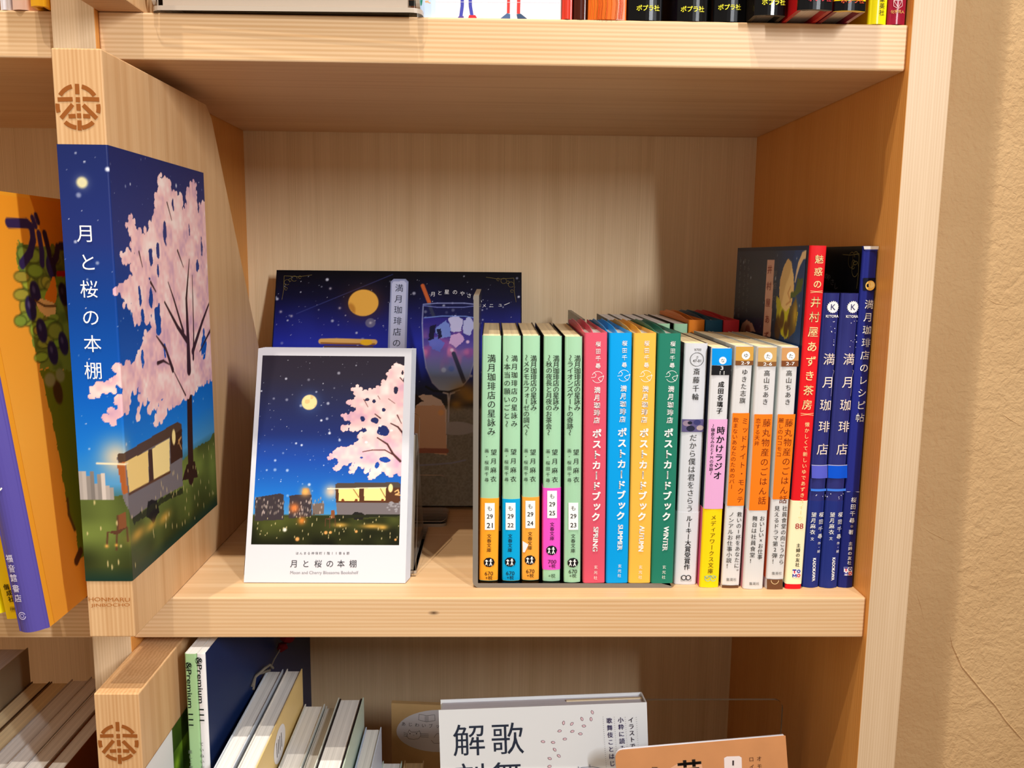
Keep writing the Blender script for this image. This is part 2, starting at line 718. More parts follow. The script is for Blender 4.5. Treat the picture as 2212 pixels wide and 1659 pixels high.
def shell(mb, T, w, depth, h0, h1, t, bulge, out, idx=(0, 1, 2), rc=None, free=0.0):
    """U-shaped paper or board wrapped round a spine: left board, spine, right board"""
    rc = rc if rc is not None else min(1.5, w * 0.18)

    def prof(o):
        p = [(-o, depth, idx[0]), (-o, rc, idx[0])]
        for i in range(1, 4):
            g = math.pi / 2 * i / 4
            p.append((-o + (rc + 0) * (1 - math.cos(g)), rc - (rc + o) * math.sin(g), idx[1]))
        n = 8
        for i in range(n + 1):
            q = 2 * i / n - 1
            p.append((rc - o + (w - 2 * rc + 2 * o) * i / n, -o - bulge * (1 - q * q), idx[1]))
        for i in range(3, 0, -1):
            g = math.pi / 2 * i / 4
            p.append((w + o - rc * (1 - math.cos(g)), rc - (rc + o) * math.sin(g), idx[1]))
        p += [(w + o, rc, idx[2]), (w + o, depth, idx[2])]
        return p
    po, pi = prof(out), prof(out - t)
    n = len(po)
    V = []
    for h in (h0, h1):
        for ring in (po, pi):
            V += [T(a, d, h) for a, d, _ in ring]
    for i in range(n - 1):
        mi = po[i][2] if i < 1 else (po[i + 1][2] if i >= n - 2 else idx[1])
        o0, i0, o1, i1 = i, n + i, 2 * n + i, 3 * n + i
        k = len(mb.v)
        mb.add([V[o0], V[o0 + 1], V[o1 + 1], V[o1]], [(0, 1, 2, 3)], mi)
        mb.add([V[i0], V[i0 + 1], V[i1 + 1], V[i1]], [(3, 2, 1, 0)], mi)
        mb.add([V[o1], V[o1 + 1], V[i1 + 1], V[i1]], [(0, 1, 2, 3)], mi)
        mb.add([V[o0], V[o0 + 1], V[i0 + 1], V[i0]], [(3, 2, 1, 0)], mi)
    for e in (0, n - 1):
        mb.add([V[e], V[n + e], V[3 * n + e], V[2 * n + e]], [(0, 1, 2, 3)], po[e][2])


PAPER = dict(cream=(242, 222, 178), white=(238, 236, 232), grey=(205, 200, 196))


def book(name, label, T, w, depth, hgt, spine, sides=None, paper='cream', obi=None, group=None, t=0.6, bulge=0.5, inset=1.5,
         gloss=0.4, cat='book', back=None, names=('cover', 'pages', 'paper_band'), foot=None):
    th = thing(name, label, cat, T(w / 2, 0, 0), group)
    sides = sides or spine
    mb = MB()
    shell(mb, T, w, depth, 0, hgt, t, bulge, 0.0)
    mb.build(names[0], [mat('book_cover', sides, gloss), mat('book_cover', spine, gloss), mat('book_cover', back or sides, gloss)], th, smooth=False)
    pg = MB()
    pg.box(t + 0.1, w - t - 0.1, 0.8, depth - 1.5, inset, hgt - inset, 0, T)
    pg.build(names[1], pages_mat('pages_' + paper, PAPER[paper]), th)
    if obi:
        for (h0, h1, c, cs) in obi:
            ob = MB()
            shell(ob, T, w, depth * 0.97, h0, h1, 0.12, bulge, 0.16)
            ob.build(names[2], [mat('paper_band', cs, gloss), mat('paper_band', c, gloss), mat('paper_band', cs, gloss)], th)
    pl = Plane(T(0, 0, 0), T.A, T.H, (w, bulge))
    return th, Ink(pl, 0.3)

# ------------------------------------------------------------------ the room
ZT, THU, THL, D = 303.3, 24.2, 25.1, 265.6          # shelf heights and depth of the bookcase
XL, XR, XP = -194.8, 242.0, 265.5                   # divider face, post inner face, post outer face
XD = -217.5                                         # left face of the divider
FLOOR, YW = -1250.0, 88.0

pw = bpy.data.materials.new('trowelled_plaster')
pw.use_nodes = True
_nt = pw.node_tree
_b = _nt.nodes['Principled BSDF']
_b.inputs['Roughness'].default_value = 0.85
_b.inputs['Specular IOR Level'].default_value = 0.15
_tc = _nt.nodes.new('ShaderNodeTexCoord')


def _ns(scale, detail, dist=0.0):
    n = _nt.nodes.new('ShaderNodeTexNoise')
    n.inputs['Scale'].default_value = scale
    n.inputs['Detail'].default_value = detail
    n.inputs['Distortion'].default_value = dist
    _nt.links.new(_tc.outputs['Object'], n.inputs['Vector'])
    return n


_r = _nt.nodes.new('ShaderNodeValToRGB')
_r.color_ramp.elements[0].color = list(map(float, lin((192, 158, 114)))) + [1]
_r.color_ramp.elements[1].color = list(map(float, lin((214, 184, 140)))) + [1]
_nt.links.new(_ns(14, 4).outputs['Fac'], _r.inputs['Fac'])
_nt.links.new(_r.outputs['Color'], _b.inputs['Base Color'])
_a, _c = _ns(330, 3, 0.6), _ns(70, 3, 1.2)
_ad = _nt.nodes.new('ShaderNodeMath')
_ad.operation = 'MULTIPLY_ADD'
_nt.links.new(_c.outputs['Fac'], _ad.inputs[0])
_ad.inputs[1].default_value = 1.5
_nt.links.new(_a.outputs['Fac'], _ad.inputs[2])
_bp = _nt.nodes.new('ShaderNodeBump')
_bp.inputs['Strength'].default_value = 0.6
_bp.inputs['Distance'].default_value = 0.0012
_nt.links.new(_ad.outputs[0], _bp.inputs['Height'])
_nt.links.new(_bp.outputs['Normal'], _b.inputs['Normal'])

wl = MB()
wl.box(267.0, 2600, YW, YW + 200, FLOOR, 2500)


def ridge(pts, r):
    wl.tube([at(u, v, y=YW) + np.array([0, 0.15 * r, 0]) for u, v in pts], [0.05] + [r] * (len(pts) - 2) + [0.05], 6)


ridge([(2050, 1362), (2058, 1395), (2078, 1440), (2106, 1474), (2124, 1496), (2150, 1524), (2172, 1556), (2200, 1588), (2216, 1606)], 0.75)
ridge([(1985, 1133), (2010, 1150), (2040, 1165), (2068, 1172)], 0.4)
ridge([(1975, 1268), (1988, 1305), (1999, 1350)], 0.3)
ridge([(2160, 890), (2180, 905), (2215, 925)], 0.4)
ridge([(2120, 640), (2150, 655), (2190, 662)], 0.3)
w_ = wl.build('wall_back', pw, None, (267, YW, FLOOR), smooth=False)
w_['kind'] = 'structure'
w_['label'] = 'beige trowelled plaster wall to the right of the bookcase'
w_['category'] = 'wall'
fl = MB()
fl.box(-2600, 2600, -2600, YW + 400, FLOOR - 40, FLOOR)
f_ = fl.build('floor', wood('floor_boards', (178, 140, 98), (140, 100, 64), 'x', 0.3), None, (0, 0, FLOOR))
f_['kind'] = 'structure'
f_['label'] = 'wooden shop floor below the bookcase'
f_['category'] = 'floor'

# ------------------------------------------------------------------ the bookcase
LIGHT, DARKW = (226, 192, 150), (205, 164, 116)
case = thing('bookcase', 'pale unpainted pine bookcase with deep open compartments against the plaster wall', 'bookcase', (0, 130, FLOOR))
w_post = wood('pine_upright_front', (220, 194, 162), (198, 168, 132), 'z', 1.5, 0.9, across='x')
w_side = wood('pine_inner_warm_bounce', (236, 170, 92), (214, 142, 62), 'z', 1.0, 1.0, across='y')  # same pine, warm bounce of the shaded inner faces put into the colour
w_shelf = wood('pine_shelf', LIGHT, (204, 162, 114), 'x', 1.0, 1.1, ring=0.30)
w_shelf_k = wood('pine_shelf_with_knot', LIGHT, (208, 166, 118), 'x', 1.0, 1.1, ring=0.30, knot=at(937, 1324, y=0) - np.array([0, 130, FLOOR]))
w_back = wood('plywood_back', (240, 214, 176), (214, 184, 142), 'z', 1.8, 1.2, 0.6, across='x')

PITCHZ = ZT + THU
tops = [0.0 + k * PITCHZ for k in (-3, -2, -1, 0, 1, 2)]   # upper faces of the shelves


def panel(name, x0, x1, y0, m):
    b = MB()
    b.box(x0, x1, y0, D + 8, FLOOR, 2 * PITCHZ + 60)
    o = b.build(name, [m, w_side], case, bevel=0.6)
    for p in o.data.polygons:
        if abs(p.normal.x) > 0.9:
            p.material_index = 1
    return o


panel('side_panel', XR, XP, -4.0, w_post)
panel('divider', XD, XL, -4.0, w_post)
panel('side_panel', XD - 459.5, XD - 436, -4.0, w_post)
for k, zt in enumerate(tops):
    for (x0, x1) in ((XL + 0.1, XR - 0.1), (XD - 435.9, XD - 0.1)):
        b = MB()
        b.box(x0, x1, 0, D, zt - (THL if k <= 3 else THU), zt)
        b.build('shelf', w_shelf_k if (k == 3 and x1 > 0) else w_shelf, case, bevel=0.9)
for (x0, x1) in ((XL + 0.05, XR - 0.05), (XD - 435.95, XD - 0.05)):
    b = MB()
    b.box(x0, x1, D + 0.1, D + 6, -3 * PITCHZ - 20, 2 * PITCHZ + 50)
    b.build('back_panel', w_back, case)

# ------------------------------------------------------------------ wooden sign blocks on the divider
BX0, BX1, BY, BH = -194.6, -170.8, -53.4, 296.6
w_block = wood('pine_block', (226, 186, 138), (198, 150, 100), 'z', 1.1, 1.1, across='x')
w_end = wood('pine_end_grain', (206, 170, 134), (156, 118, 86), 'x', 1.3, 1.1, 0.6, across='y', ring=0.3)
BROWN = (150, 86, 36)


def emblem(ink, cu, cv, R):
    """round burned mark: a broken ring with bars that read as the sign for book"""
    k = R / 193.0

    def P(x, y):
        return (cu + (x - 668) * k, cv + (y - 908) * k)
    w = 36 * k
    rr = 174 * k
    for a0, a1 in ((104, 147), (33, 76), (172, 196), (-16, 8), (227, 262), (278, 314)):
        ink.ring(cu, cv, rr, w, BROWN, a0, a1, 10)
    for pts in ([(658, 712), (662, 800)], [(666, 825), (667, 868)], [(670, 882), (674, 940)], [(676, 962), (678, 1003)], [(680, 1022), (683, 1108)],
                [(495, 845), (622, 842)], [(708, 840), (848, 845)], [(622, 888), (524, 1004)], [(712, 892), (828, 1006)], [(588, 988), (648, 985)], [(712, 985), (772, 988)]):
        ink.line([P(*q) for q in pts], w, BROWN)


def block(z0, label, foot=0.0):
    b = thing('wooden_sign_block', label, 'sign block', ((BX0 + BX1) / 2, 60, z0), 'wooden sign blocks on the divider')
    m = MB()
    prof = [(BY, foot), (BY, BH), (98, BH), (108, BH - 7), (136, 242), (200, 134), (258, 22), (258, foot)]
    m.prism(prof, lambda y, z, t: (t, y, z0 + z), BX0, BX1)
    o = m.build('body', [w_block, w_end], b, bevel=0.7)
    for p in o.data.polygons:
        if p.normal.z > 0.95:
            p.material_index = 1
    return b


blk = block(0.15, 'tall wooden sign block wrapped in a night-sky cherry tree picture left of the postcards')
# picture wrapped round the front edge: 25 mm of front, then the right side
FWD = 23.8


def conv_side(u, v):
    p = at(u, v, y=BY)
    if p[0] < BX1:
        return (p[0] - BX0, p[2] - 31)
    p = at(u, v, x=BX1)
    return (FWD + p[1] - BY, p[2] - 31)


c2, c3 = zoom(0, 380, 3.95), zoom(0, 800, 2.764)
cv = Canvas(FWD + 139, 221, 0.5, lambda u, v: conv_side(u, v))
s2 = lambda *pts: [c2(*p) for p in pts]
s3 = lambda *pts: [c3(*p) for p in pts]
cv.grad([(0, (34, 60, 40)), (40, (60, 84, 44)), (52, (74, 150, 206)), (70, (24, 122, 214)), (100, (6, 92, 190)), (140, (12, 66, 148)), (175, (34, 50, 118)), (221, (28, 40, 96))])
# grass: darker ripples
gn = cv.noise(12, 3)
gnd = cv.inside([(-1, -1), (-1, 44), (30, 47), (70, 42), (110, 46), (170, 50), (170, -1)], 3, 8, 5)
g2 = (0.55 + 0.5 * gn)[..., None] * np.array([128, 144, 66]) * np.clip(0.5 + cv.Y / 60, 0.45, 1)[..., None]
cv.img = cv.img * (1 - gnd[..., None]) + g2 * gnd[..., None]
cv.mix(np.clip(1 - cv.Y / 8, 0, 1), (26, 54, 44))
cv.stars(170, 70, 220, 11)
cv.ell(11, 203, 2.6, 2.6, (240, 226, 150), 1, 0.5, mm=True)
cv.ell(11, 203, 4.4, 4.4, (190, 190, 190), 0.5, 1, mm=True)
# town at the left end
r_ = np.random.RandomState(4)
for i in range(9):
    x = i * 1.9
    h = 4 + r_.rand() * 9
    cv.mix(cv.inside([(x, 44), (x, 46 + h), (x + 1.9, 46 + h), (x + 1.9, 44)]), np.array([214, 200, 190]) * (0.6 + 0.4 * r_.rand()))
# trailer cafe with lit windows
cv.ell(FWD - 4, 66, 12, 13, (255, 214, 160), 0.8, 1, mm=True)
cv.poly(s3((700, 520), (760, 490), (1060, 312), (1080, 330), (1088, 690), (960, 760), (780, 890), (735, 760)), (118, 110, 112))
cv.poly(s3((700, 500), (750, 488), (1055, 308), (1080, 322), (1083, 420), (1010, 400), (760, 545), (712, 560)), (84, 62, 48))
cv.poly(s3((700, 560), (745, 545), (760, 735), (735, 740)), (168, 92, 44))
cv.poly(s3((748, 546), (880, 480), (885, 672), (770, 738)), (246, 212, 130))
cv.poly(s3((905, 468), (1008, 408), (1010, 606), (915, 655)), (250, 224, 150))
cv.poly(s3((882, 480), (905, 468), (915, 655), (888, 670)), (70, 44, 28))
cv.poly(s3((1012, 400), (1083, 350), (1087, 520), (1016, 560)), (66, 40, 28))
cv.line(s3((768, 740), (1012, 608)), 1.4, (92, 58, 34))
cv.line(s3((580, 556), (760, 556)), 0.9, (255, 232, 190))
p_ = conv_side(*c3(1034, 400))
cv.ell(p_[0], p_[1], 2.8, 4.6, (252, 226, 150), 1, 0.3, mm=True)
cv.line(s3((1060, 440), (1078, 400), (1062, 420), (1080, 470)), 1.0, (190, 140, 84))
cv.poly(s3((870, 870), (880, 790), (930, 770), (950, 850), (910, 920)), (30, 26, 24), wob=1.5)
cv.poly(s3((780, 890), (960, 765), (1088, 700), (1088, 730), (960, 800), (800, 930)), (38, 40, 24), 0.8, wob=2)
for q, rr in (((980, 880), 7), ((820, 980), 8), ((900, 930), 6)):
    p_ = conv_side(*c3(*q))
    cv.ell(p_[0], p_[1], rr * 1.6, rr * 0.6, (226, 170, 72), 0.75, 1, mm=True)
# empty chair in the lamp glow
chair = (92, 58, 40)
cv.poly(s3((700, 870), (752, 845), (760, 935), (706, 960)), (128, 76, 46))
cv.poly(s3((640, 965), (706, 955), (764, 935), (700, 985)), chair)
for q0_, q1_ in (((645, 968), (640, 1055)), ((700, 982), (698, 1072)), ((760, 938), (766, 1020)), ((704, 870), (704, 965))):
    cv.line(s3(q0_, q1_), 0.9, chair)
# cherry tree
cv.line(s3((1138, 640), (1132, 400), (1128, 150), (1130, 0)), 9.5, (52, 28, 26), w1=8.0)
cv.poly(s3((1085, 660), (1112, 560), (1160, 540), (1180, 640)), (52, 30, 24), wob=1)
crown = s2((1360, 0), (1330, 150), (1310, 360), (1290, 380), (1265, 460), (1180, 490), (1160, 500), (1150, 420), (1105, 335), (1100, 380), (1065, 420), (1110, 510), (1115, 600), (1140, 660), (1080, 640), (1020, 680), (1060, 740), (1110, 720), (1130, 860), (1100, 900), (1000, 950), (985, 990), (1060, 1060), (1050, 1110), (1120, 1090), (1130, 1180), (1150, 1270), (1210, 1200), (1280, 1260), (1290, 1330), (1240, 1350), (1200, 1440), (1160, 1560), (1120, 1610), (1030, 1620), (1000, 1650))
crown += s3((660, 10), (720, 40), (670, 80), (735, 110), (735, 150), (700, 180), (690, 230), (640, 250), (630, 290), (680, 320), (730, 270), (760, 230), (790, 130), (830, 110), (820, 290), (850, 200), (890, 150), (880, 240), (915, 250), (940, 180), (970, 170), (915, 320), (935, 340), (1000, 230), (1060, 200), (1105, 160), (1150, 150), (1190, 80), (1275, 40))
crown += s2((1830, 1659), (1800, 1100), (1790, 700), (1760, 400), (1750, 240), (1700, 240), (1690, 340), (1665, 230), (1670, 80), (1650, 55), (1590, 130), (1590, 240), (1555, 290), (1540, 170), (1480, 160), (1470, 120), (1440, 60), (1400, 10))
holes = [(*c2(1400, 480), 2.4, 7), (*c2(1610, 460), 1.2, 4), (*c2(1345, 640), 2, 4), (*c2(1280, 690), 2.5, 4), (*c2(1280, 1040), 2.5, 8), (*c2(1190, 1040), 2, 6), (*c2(1345, 1250), 5, 9), (*c2(1680, 775), 2.4, 4), (*c2(1735, 1430), 4.5, 9), (*c2(1345, 820), 1.4, 4), (*c2(1215, 1215), 2.2, 6), (*c2(1715, 600), 2, 5), (*c2(1470, 250), 1.4, 4), (*c2(1400, 1480), 1.6, 4), (*c2(1210, 1540), 2, 5)]
cv.blossom(crown, 21, 4.5, holes)
cv.blossom(s3((700, 45), (660, 75), (590, 72), (530, 118), (543, 168), (585, 160), (600, 122), (680, 132)), 22, 3)
for pts, w0, w1 in (([(1608, 1659), (1600, 1400), (1585, 1050), (1610, 715)], 3.6, 0.6), ([(1600, 1420), (1510, 1290), (1400, 1080)], 2.2, 0.9), ([(1560, 1330), (1480, 1060), (1430, 910)], 1.4, 0.5), ([(1645, 1560), (1648, 1350), (1635, 850)], 1.5, 0.5), ([(1640, 1500), (1720, 1250), (1790, 1060)], 2.2, 0.8), ([(1470, 1659), (1410, 1480), (1330, 1370)], 1.8, 0.6), ([(1340, 1600), (1390, 1580), (1440, 1610)], 1.2, 0.5), ([(1420, 230), (1460, 380)], 0.7, 0.4), ([(1510, 640), (1560, 780)], 0.9, 0.4), ([(1180, 650), (1210, 780)], 0.7, 0.4), ([(1280, 910), (1325, 990)], 1.0, 0.6), ([(1800, 1300), (1700, 1500)], 1.2, 0.6)):
    cv.line(s2(*pts), w0 * 1.9, (58, 32, 30), w1=w1 * 1.6)
cv.line(s3((1105, 150), (1060, 60), (1030, 0)), 1.4, (66, 36, 34), w1=0.6)
for i in range(60):
    x, y = r_.rand() * cv.w, 4 + r_.rand() * 40
    cv.ell(x, y, 0.35, 0.9 + r_.rand(), (240, 214, 150), 0.8, 0.8, mm=True)
cv.ell(12, 19, 1.3, 1.3, (250, 190, 90), 0.9, 1, mm=True)
cv.ell(17, 19.5, 1.1, 1.1, (250, 180, 80), 0.9, 1, mm=True)


def wrap(z0, c, dz=31):
    def place(X, Y):
        fr = X <= FWD
        x = np.where(fr, BX0 + X, BX1 + 0.35)
        y = np.where(fr, BY - 0.35, BY + (X - FWD))
        return np.stack([x, y, z0 + dz + Y], -1)
    return place


cv.build('wrapped_picture', wrap(0.15, cv), blk)
pf = Plane((BX0, BY, 0), (1, 0, 0), (0, 0, 1))
ik = Ink(pf, 0.6)
WHT = (246, 246, 248)
for ch, q in zip('月と桜の本', ((735, 490), (755, 735), (765, 965), (780, 1205), (795, 1430))):
    ik.vert(ch, c2(*q), c2(*q), 9.2, WHT)
ik.vert('棚', (203, 800), (203, 800), 9.4, WHT)
ik.build('title_lettering', blk)
ik = Ink(pf, 0.12)
emblem(ik, 169, 231, 49)
ik.run('HONMARU', (192, 1294), (281, 1295), (176, 110, 52), 0, 9)
ik.run('JINBOCHO', (197, 1308), (281, 1307), (176, 110, 52), 0, 9)
ik.build('burned_mark', blk, 0.8)

zb0 = -THL - 0.6 - BH - 6
blk2 = block(zb0, 'wooden sign block wrapped in a white and green picture below the cherry tree block', 1.8)
cv = Canvas(FWD + 139, 221, 1.0, conv_side)
cv.img[:] = (236, 236, 238)
gn = cv.noise(7, 8)
m_ = (cv.X > FWD + 41).astype(float)
cv.img = cv.img * (1 - m_[..., None]) + m_[..., None] * (np.array([40, 66, 20]) + gn[..., None] * np.array([110, 130, 30]))
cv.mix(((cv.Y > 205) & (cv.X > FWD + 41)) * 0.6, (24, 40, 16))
cv.build('wrapped_picture', wrap(zb0, cv), blk2)
ik = Ink(pf, 0.12)
emblem(ik, 256, 1604, 44)
ik.build('burned_mark', blk2, 0.8)
block(PITCHZ + 0.15, 'wooden sign block on the divider above the top shelf, only its underside showing')


def at_uv(T, w, h, down):
    """pixel of a point on a spine, measured down from its head"""
    p = T(w / 2, 0, h - down) - CAM
    z = p @ FW
    return (W / 2 + FPX * (p @ RT) / z, H / 2 - FPX * (p @ UP) / z)

# ------------------------------------------------------------------ front row of books, left to right
A1, A2, A3, A4, A5 = zoom(1010, 560, 4.608), zoom(1010, 900, 4.147), zoom(1440, 660, 4.608), zoom(1440, 980, 4.608), zoom(1540, 500, 5.183)
BLK, GREY, CREAM, WHITE = (26, 26, 30), (110, 110, 110), (250, 232, 200), (248, 248, 246)
MINT, MSIDE = (162, 208, 172), (22, 20, 26)


def stand(x0, x1, y, z0, xt0, xt1, h):
    """frame of a book from its measured foot and head"""
    w = ((x1 - x0) + (xt1 - xt0)) / 2
    lean = ((xt0 + xt1) - (x0 + x1)) / 2 / h
    return Frame(((x0 + x1 - w) / 2, y, z0), math.atan(lean)), w


def zs(pl, v, u=1200):
    return pl.px(u, v)[1]


def logo_bunko(ik, u, v, r, bgc):
    ik.disc(u, v, r, BLK, 0.92, 9)
    for dx, hh in ((-0.45, 0.5), (0.3, 0.75)):
        ik.disc(u + dx * r, v - hh * r * 0.62, r * 0.16, WHITE)
        ik.line([(u + dx * r, v - hh * r * 0.5), (u + dx * r, v + 0.1 * r), (u + (dx - 0.2) * r, v + 0.6 * r)], r * 0.16, WHITE)
        ik.line([(u + dx * r, v + 0.1 * r), (u + (dx + 0.22) * r, v + 0.6 * r)], r * 0.14, WHITE)
        ik.line([(u + (dx - 0.28) * r, v - 0.25 * r), (u + (dx + 0.28) * r, v - 0.2 * r)], r * 0.12, WHITE)


bunko = [
    # foot, head, band (h0, h1, colour), number, price, title px, subtitle, author px, label px, imprint px, logo px, price px
    dict(f=(9.1, 20.9, 19.4), t=(10.6, 21.6), band=(255, 166, 44), top=735, bot=1476, n='21', pr='670',
         ti=[('満月珈琲店の星詠み', A1(240, 985), A2(214, 130), 5.2)], au=((235, 315), (232, 555)), il=((173, 302), (172, 562)), lab=(155, 243, 770, 1010), im=((194, 1065), (192, 1190)), lg=(193, 1300), pp=(192, 1400),
         lb='mint green paperback with orange band numbered 21, leftmost of the front row'),
    dict(f=(23.4, 34.4, 19.1), t=(22.7, 33.2), band=(0, 164, 222), top=735, bot=1476, n='22', pr='670',
         ti=[('満月珈琲店の星詠み', A1(468, 985), A2(418, 60), 4.1), ('〜本当の願いごと〜', A1(396, 985), A2(352, 62), 4.1)], au=((412, 312), (410, 555)), il=((349, 297), (350, 560)), lab=(341, 429, 768, 1010), im=((382, 1065), (380, 1190)), lg=(382, 1297), pp=(383, 1398),
         lb='mint green paperback with bright blue band numbered 22'),
    dict(f=(35.6, 46.2, 20.0), t=(34.4, 44.7), band=(250, 168, 62), top=718, bot=1466, n='24', pr='670',
         ti=[('満月珈琲店の星詠み', A1(658, 985), A1(658, 1475), 4.1), ('〜メタモルフォーゼの調べ〜', A1(586, 978), A2(527, 138), 3.9)], au=((586, 315), (585, 555)), il=((524, 302), (523, 560)), lab=(518, 605, 750, 995), im=((560, 1045), (558, 1170)), lg=(560, 1280), pp=(562, 1380),
         lb='mint green paperback with pale orange band numbered 24'),
    dict(f=(48.4, 59.2, 18.6), t=(46.8, 57.6), band=(238, 84, 202), top=637, bot=1368, n='25', pr='700',
         ti=[('満月珈琲店の星詠み', A1(882, 985), A1(880, 1475), 4.1), ('〜秋の夜長と月夜のお茶会〜', A1(812, 980), A2(727, 138), 3.9)], au=((781, 315), (782, 560)), il=((721, 307), (720, 567)), lab=(713, 800, 660, 905), im=((757, 960), (756, 1085)), lg=(752, 1193), pp=(757, 1295),
         lb='mint green paperback with tall magenta band numbered 25'),
    dict(f=(61.3, 71.6, 16.6), t=(59.2, 69.5), band=None, top=0, bot=0, n='23', pr='670',
         ti=[('満月珈琲店の星詠み', A1(1094, 985), A1(1092, 1475), 4.1), ('〜ライオンズゲートの奇跡〜', A1(1023, 980), A2(917, 138), 3.9)], au=((972, 315), (973, 560)), il=((911, 302), (912, 565)), lab=(903, 990, 767, 1010), im=((945, 1065), (944, 1195)), lg=(943, 1303), pp=(943, 1382),
         lb='mint green paperback numbered 23 without a paper band'),
]
for d in bunko:
    T, w = stand(d['f'][0], d['f'][1], d['f'][2], 3.15, d['t'][0], d['t'][1], 151.2)
    pl = Plane(T(0, 0, 0), T.A, T.H)
    ob = None
    if d['band']:
        h1, h0 = zs(pl, A2(0, d['top'])[1]), zs(pl, A2(0, d['bot'])[1])
        ob = [(max(0.3, h0), h1, d['band'], d['band'])]
    th, ik = book('paperback_book', d['lb'], T, w, 105, 151.2, MINT, MSIDE, 'cream', ob, 'mint green paperbacks of the front row', inset=0.4, bulge=0.7, t=0.45)
    for s, p0, p1, em in d['ti']:
        ik.vert(s, p0, p1, em, BLK)
    ik.vert('望月麻衣', A2(*d['au'][0]), A2(*d['au'][1]), 3.9, BLK)
    ik.vert('画・桜田千尋', A2(*d['il'][0]), A2(*d['il'][1]), 2.6, BLK)
    x0, x1, y0, y1 = d['lab']
    ik.rect(*A2(x0, y0), *A2(x1, y1), (250, 250, 248))
    xm = (x0 + x1) / 2
    ik.vert('も', A2(xm, y0 + 48), A2(xm, y0 + 48), 3.4, BLK)
    for s, yy in (('29', y0 + 120), (d['n'], y0 + 200)):
        ik.run(s, A2(xm - 27, yy), A2(xm + 27, yy), BLK, 0.01)
    ik.vert('文春文庫', A2(*d['im'][0]), A2(*d['im'][1]), 2.9, BLK)
    logo_bunko(ik, *A2(*d['lg']), 12, d['band'])
    px_, py_ = d['pp']
    ik.run(d['pr'], A2(px_ - 37, py_), A2(px_ + 37, py_), BLK)
    ik.run('+税', A2(px_ - 30, py_ + 38), A2(px_ + 30, py_ + 38), BLK)
    if d['n'] == '25':
        ik.run('+税', A2(724, 1420), A2(786, 1420), (60, 90, 70))
    if d['n'] == '24':
        ik.poly([A2(493, 1112), A2(546, 1140), A2(512, 1212), A2(495, 1212)], (240, 236, 240))
    ik.build('spine_lettering', th)

# four postcard books in flapped jackets
CARD4 = [
    dict(f=(73.0, 86.4, 15.2), t=(70.4, 84.1), c=(216, 84, 106), au=((1300, 842), (1298, 1060)), mo=(1293, 1172), sh=((1290, 1300), (1285, 1600)), ti=((1158, 150), (1148, 895)), se=('SPRING', (1150, 985), (1140, 1205)), pb=((1148, 1345), (1145, 1440)), lb='coral pink postcard book titled SPRING'),
    dict(f=(87.0, 100.6, 15.2), t=(85.0, 98.6), c=(0, 158, 232), au=((1563, 835), (1560, 1050)), mo=(1555, 1158), sh=((1552, 1285), (1542, 1590)), ti=((1385, 140), (1370, 885)), se=('SUMMER', (1370, 965), (1362, 1195)), pb=((1362, 1335), (1358, 1420)), lb='bright blue postcard book titled SUMMER'),
    dict(f=(101.0, 114.4, 15.3), t=(99.3, 113.2), c=(240, 184, 74), au=((1783, 835), (1780, 1052)), mo=(1775, 1163), sh=((1770, 1290), (1757, 1595)), ti=((1580, 145), (1560, 892)), se=('AUTUMN', (1562, 975), (1550, 1205)), pb=((1548, 1345), (1545, 1435)), lb='mustard yellow postcard book titled AUTUMN'),
    dict(f=(114.8, 128.4, 15.0), t=(113.9, 127.6), c=(34, 122, 100), au=((2043, 840), (2035, 1055)), mo=(2030, 1165), sh=((2025, 1290), (2012, 1600)), ti=((1800, 145), (1780, 892)), se=('WINTER', (1780, 980), (1765, 1200)), pb=((1760, 1345), (1755, 1435)), lb='dark green postcard book titled WINTER'),
]


def flaps(T, w, depth, h, c, th):
    """jacket flaps standing up from the head of a postcard book, folded over its sides"""
    mb = MB()
    for a0, a1 in ((0.2, 0.6), (w * 0.42, w * 0.42 + 0.4)):
        out = [(9, h - 0.6), (14, h + 0.3), (30, h + 1.8), (58, h + 2.6), (82, h + 2.6), (90, h + 1.0), (depth - 4, h + 0.4), (depth - 4, h - 3), (9, h - 3)]
        mb.prism(out, lambda dd, hh, a: T(a, dd, hh), a0, a1)
    mb.build('jacket_flap', mat('jacket', c, 0.35), th)


for d in CARD4:
    T, w = stand(d['f'][0], d['f'][1], d['f'][2], 3.15, d['t'][0], d['t'][1], 153.7)
    th, ik = book('postcard_book', d['lb'], T, w, 107, 153.7, d['c'], d['c'], 'white', None, 'postcard books of the four seasons', inset=2.2, bulge=0.15, t=0.5)
    flaps(T, w, 107, 153.7, d['c'], th)
    ik.vert('桜田千尋', A1(*d['au'][0]), A1(*d['au'][1]), 3.2, WHITE, 0.02)
    mu, mv = A1(*d['mo'])
    ik.ring(mu, mv, 12.2, 0.9, WHITE, -150, 20)
    ik.ring(mu, mv, 12.2, 0.9, WHITE, 35, 160)
    ik.line([(mu - 14, mv + 1), (mu - 5, mv), (mu - 3, mv - 5), (mu - 8, mv - 10)], 0.9, WHITE)
    ik.line([(mu + 14, mv - 2), (mu + 5, mv), (mu + 1, mv + 3), (mu + 4, mv + 7), (mu + 9, mv + 10)], 0.9, WHITE)
    ik.vert('満月珈琲店', A1(*d['sh'][0]), A1(*d['sh'][1]), 3.9, WHITE, 0.025)
    ik.vert('ポストカードブック', A2(*d['ti'][0]), A2(*d['ti'][1]), 5.6, WHITE, 0.035)
    ik.run(d['se'][0], A2(*d['se'][1]), A2(*d['se'][2]), WHITE, 0.03, 11)
    ik.vert('玄光社', A2(*d['pb'][0]), A2(*d['pb'][1]), 2.4, (236, 236, 228))
    ik.build('spine_lettering', th)

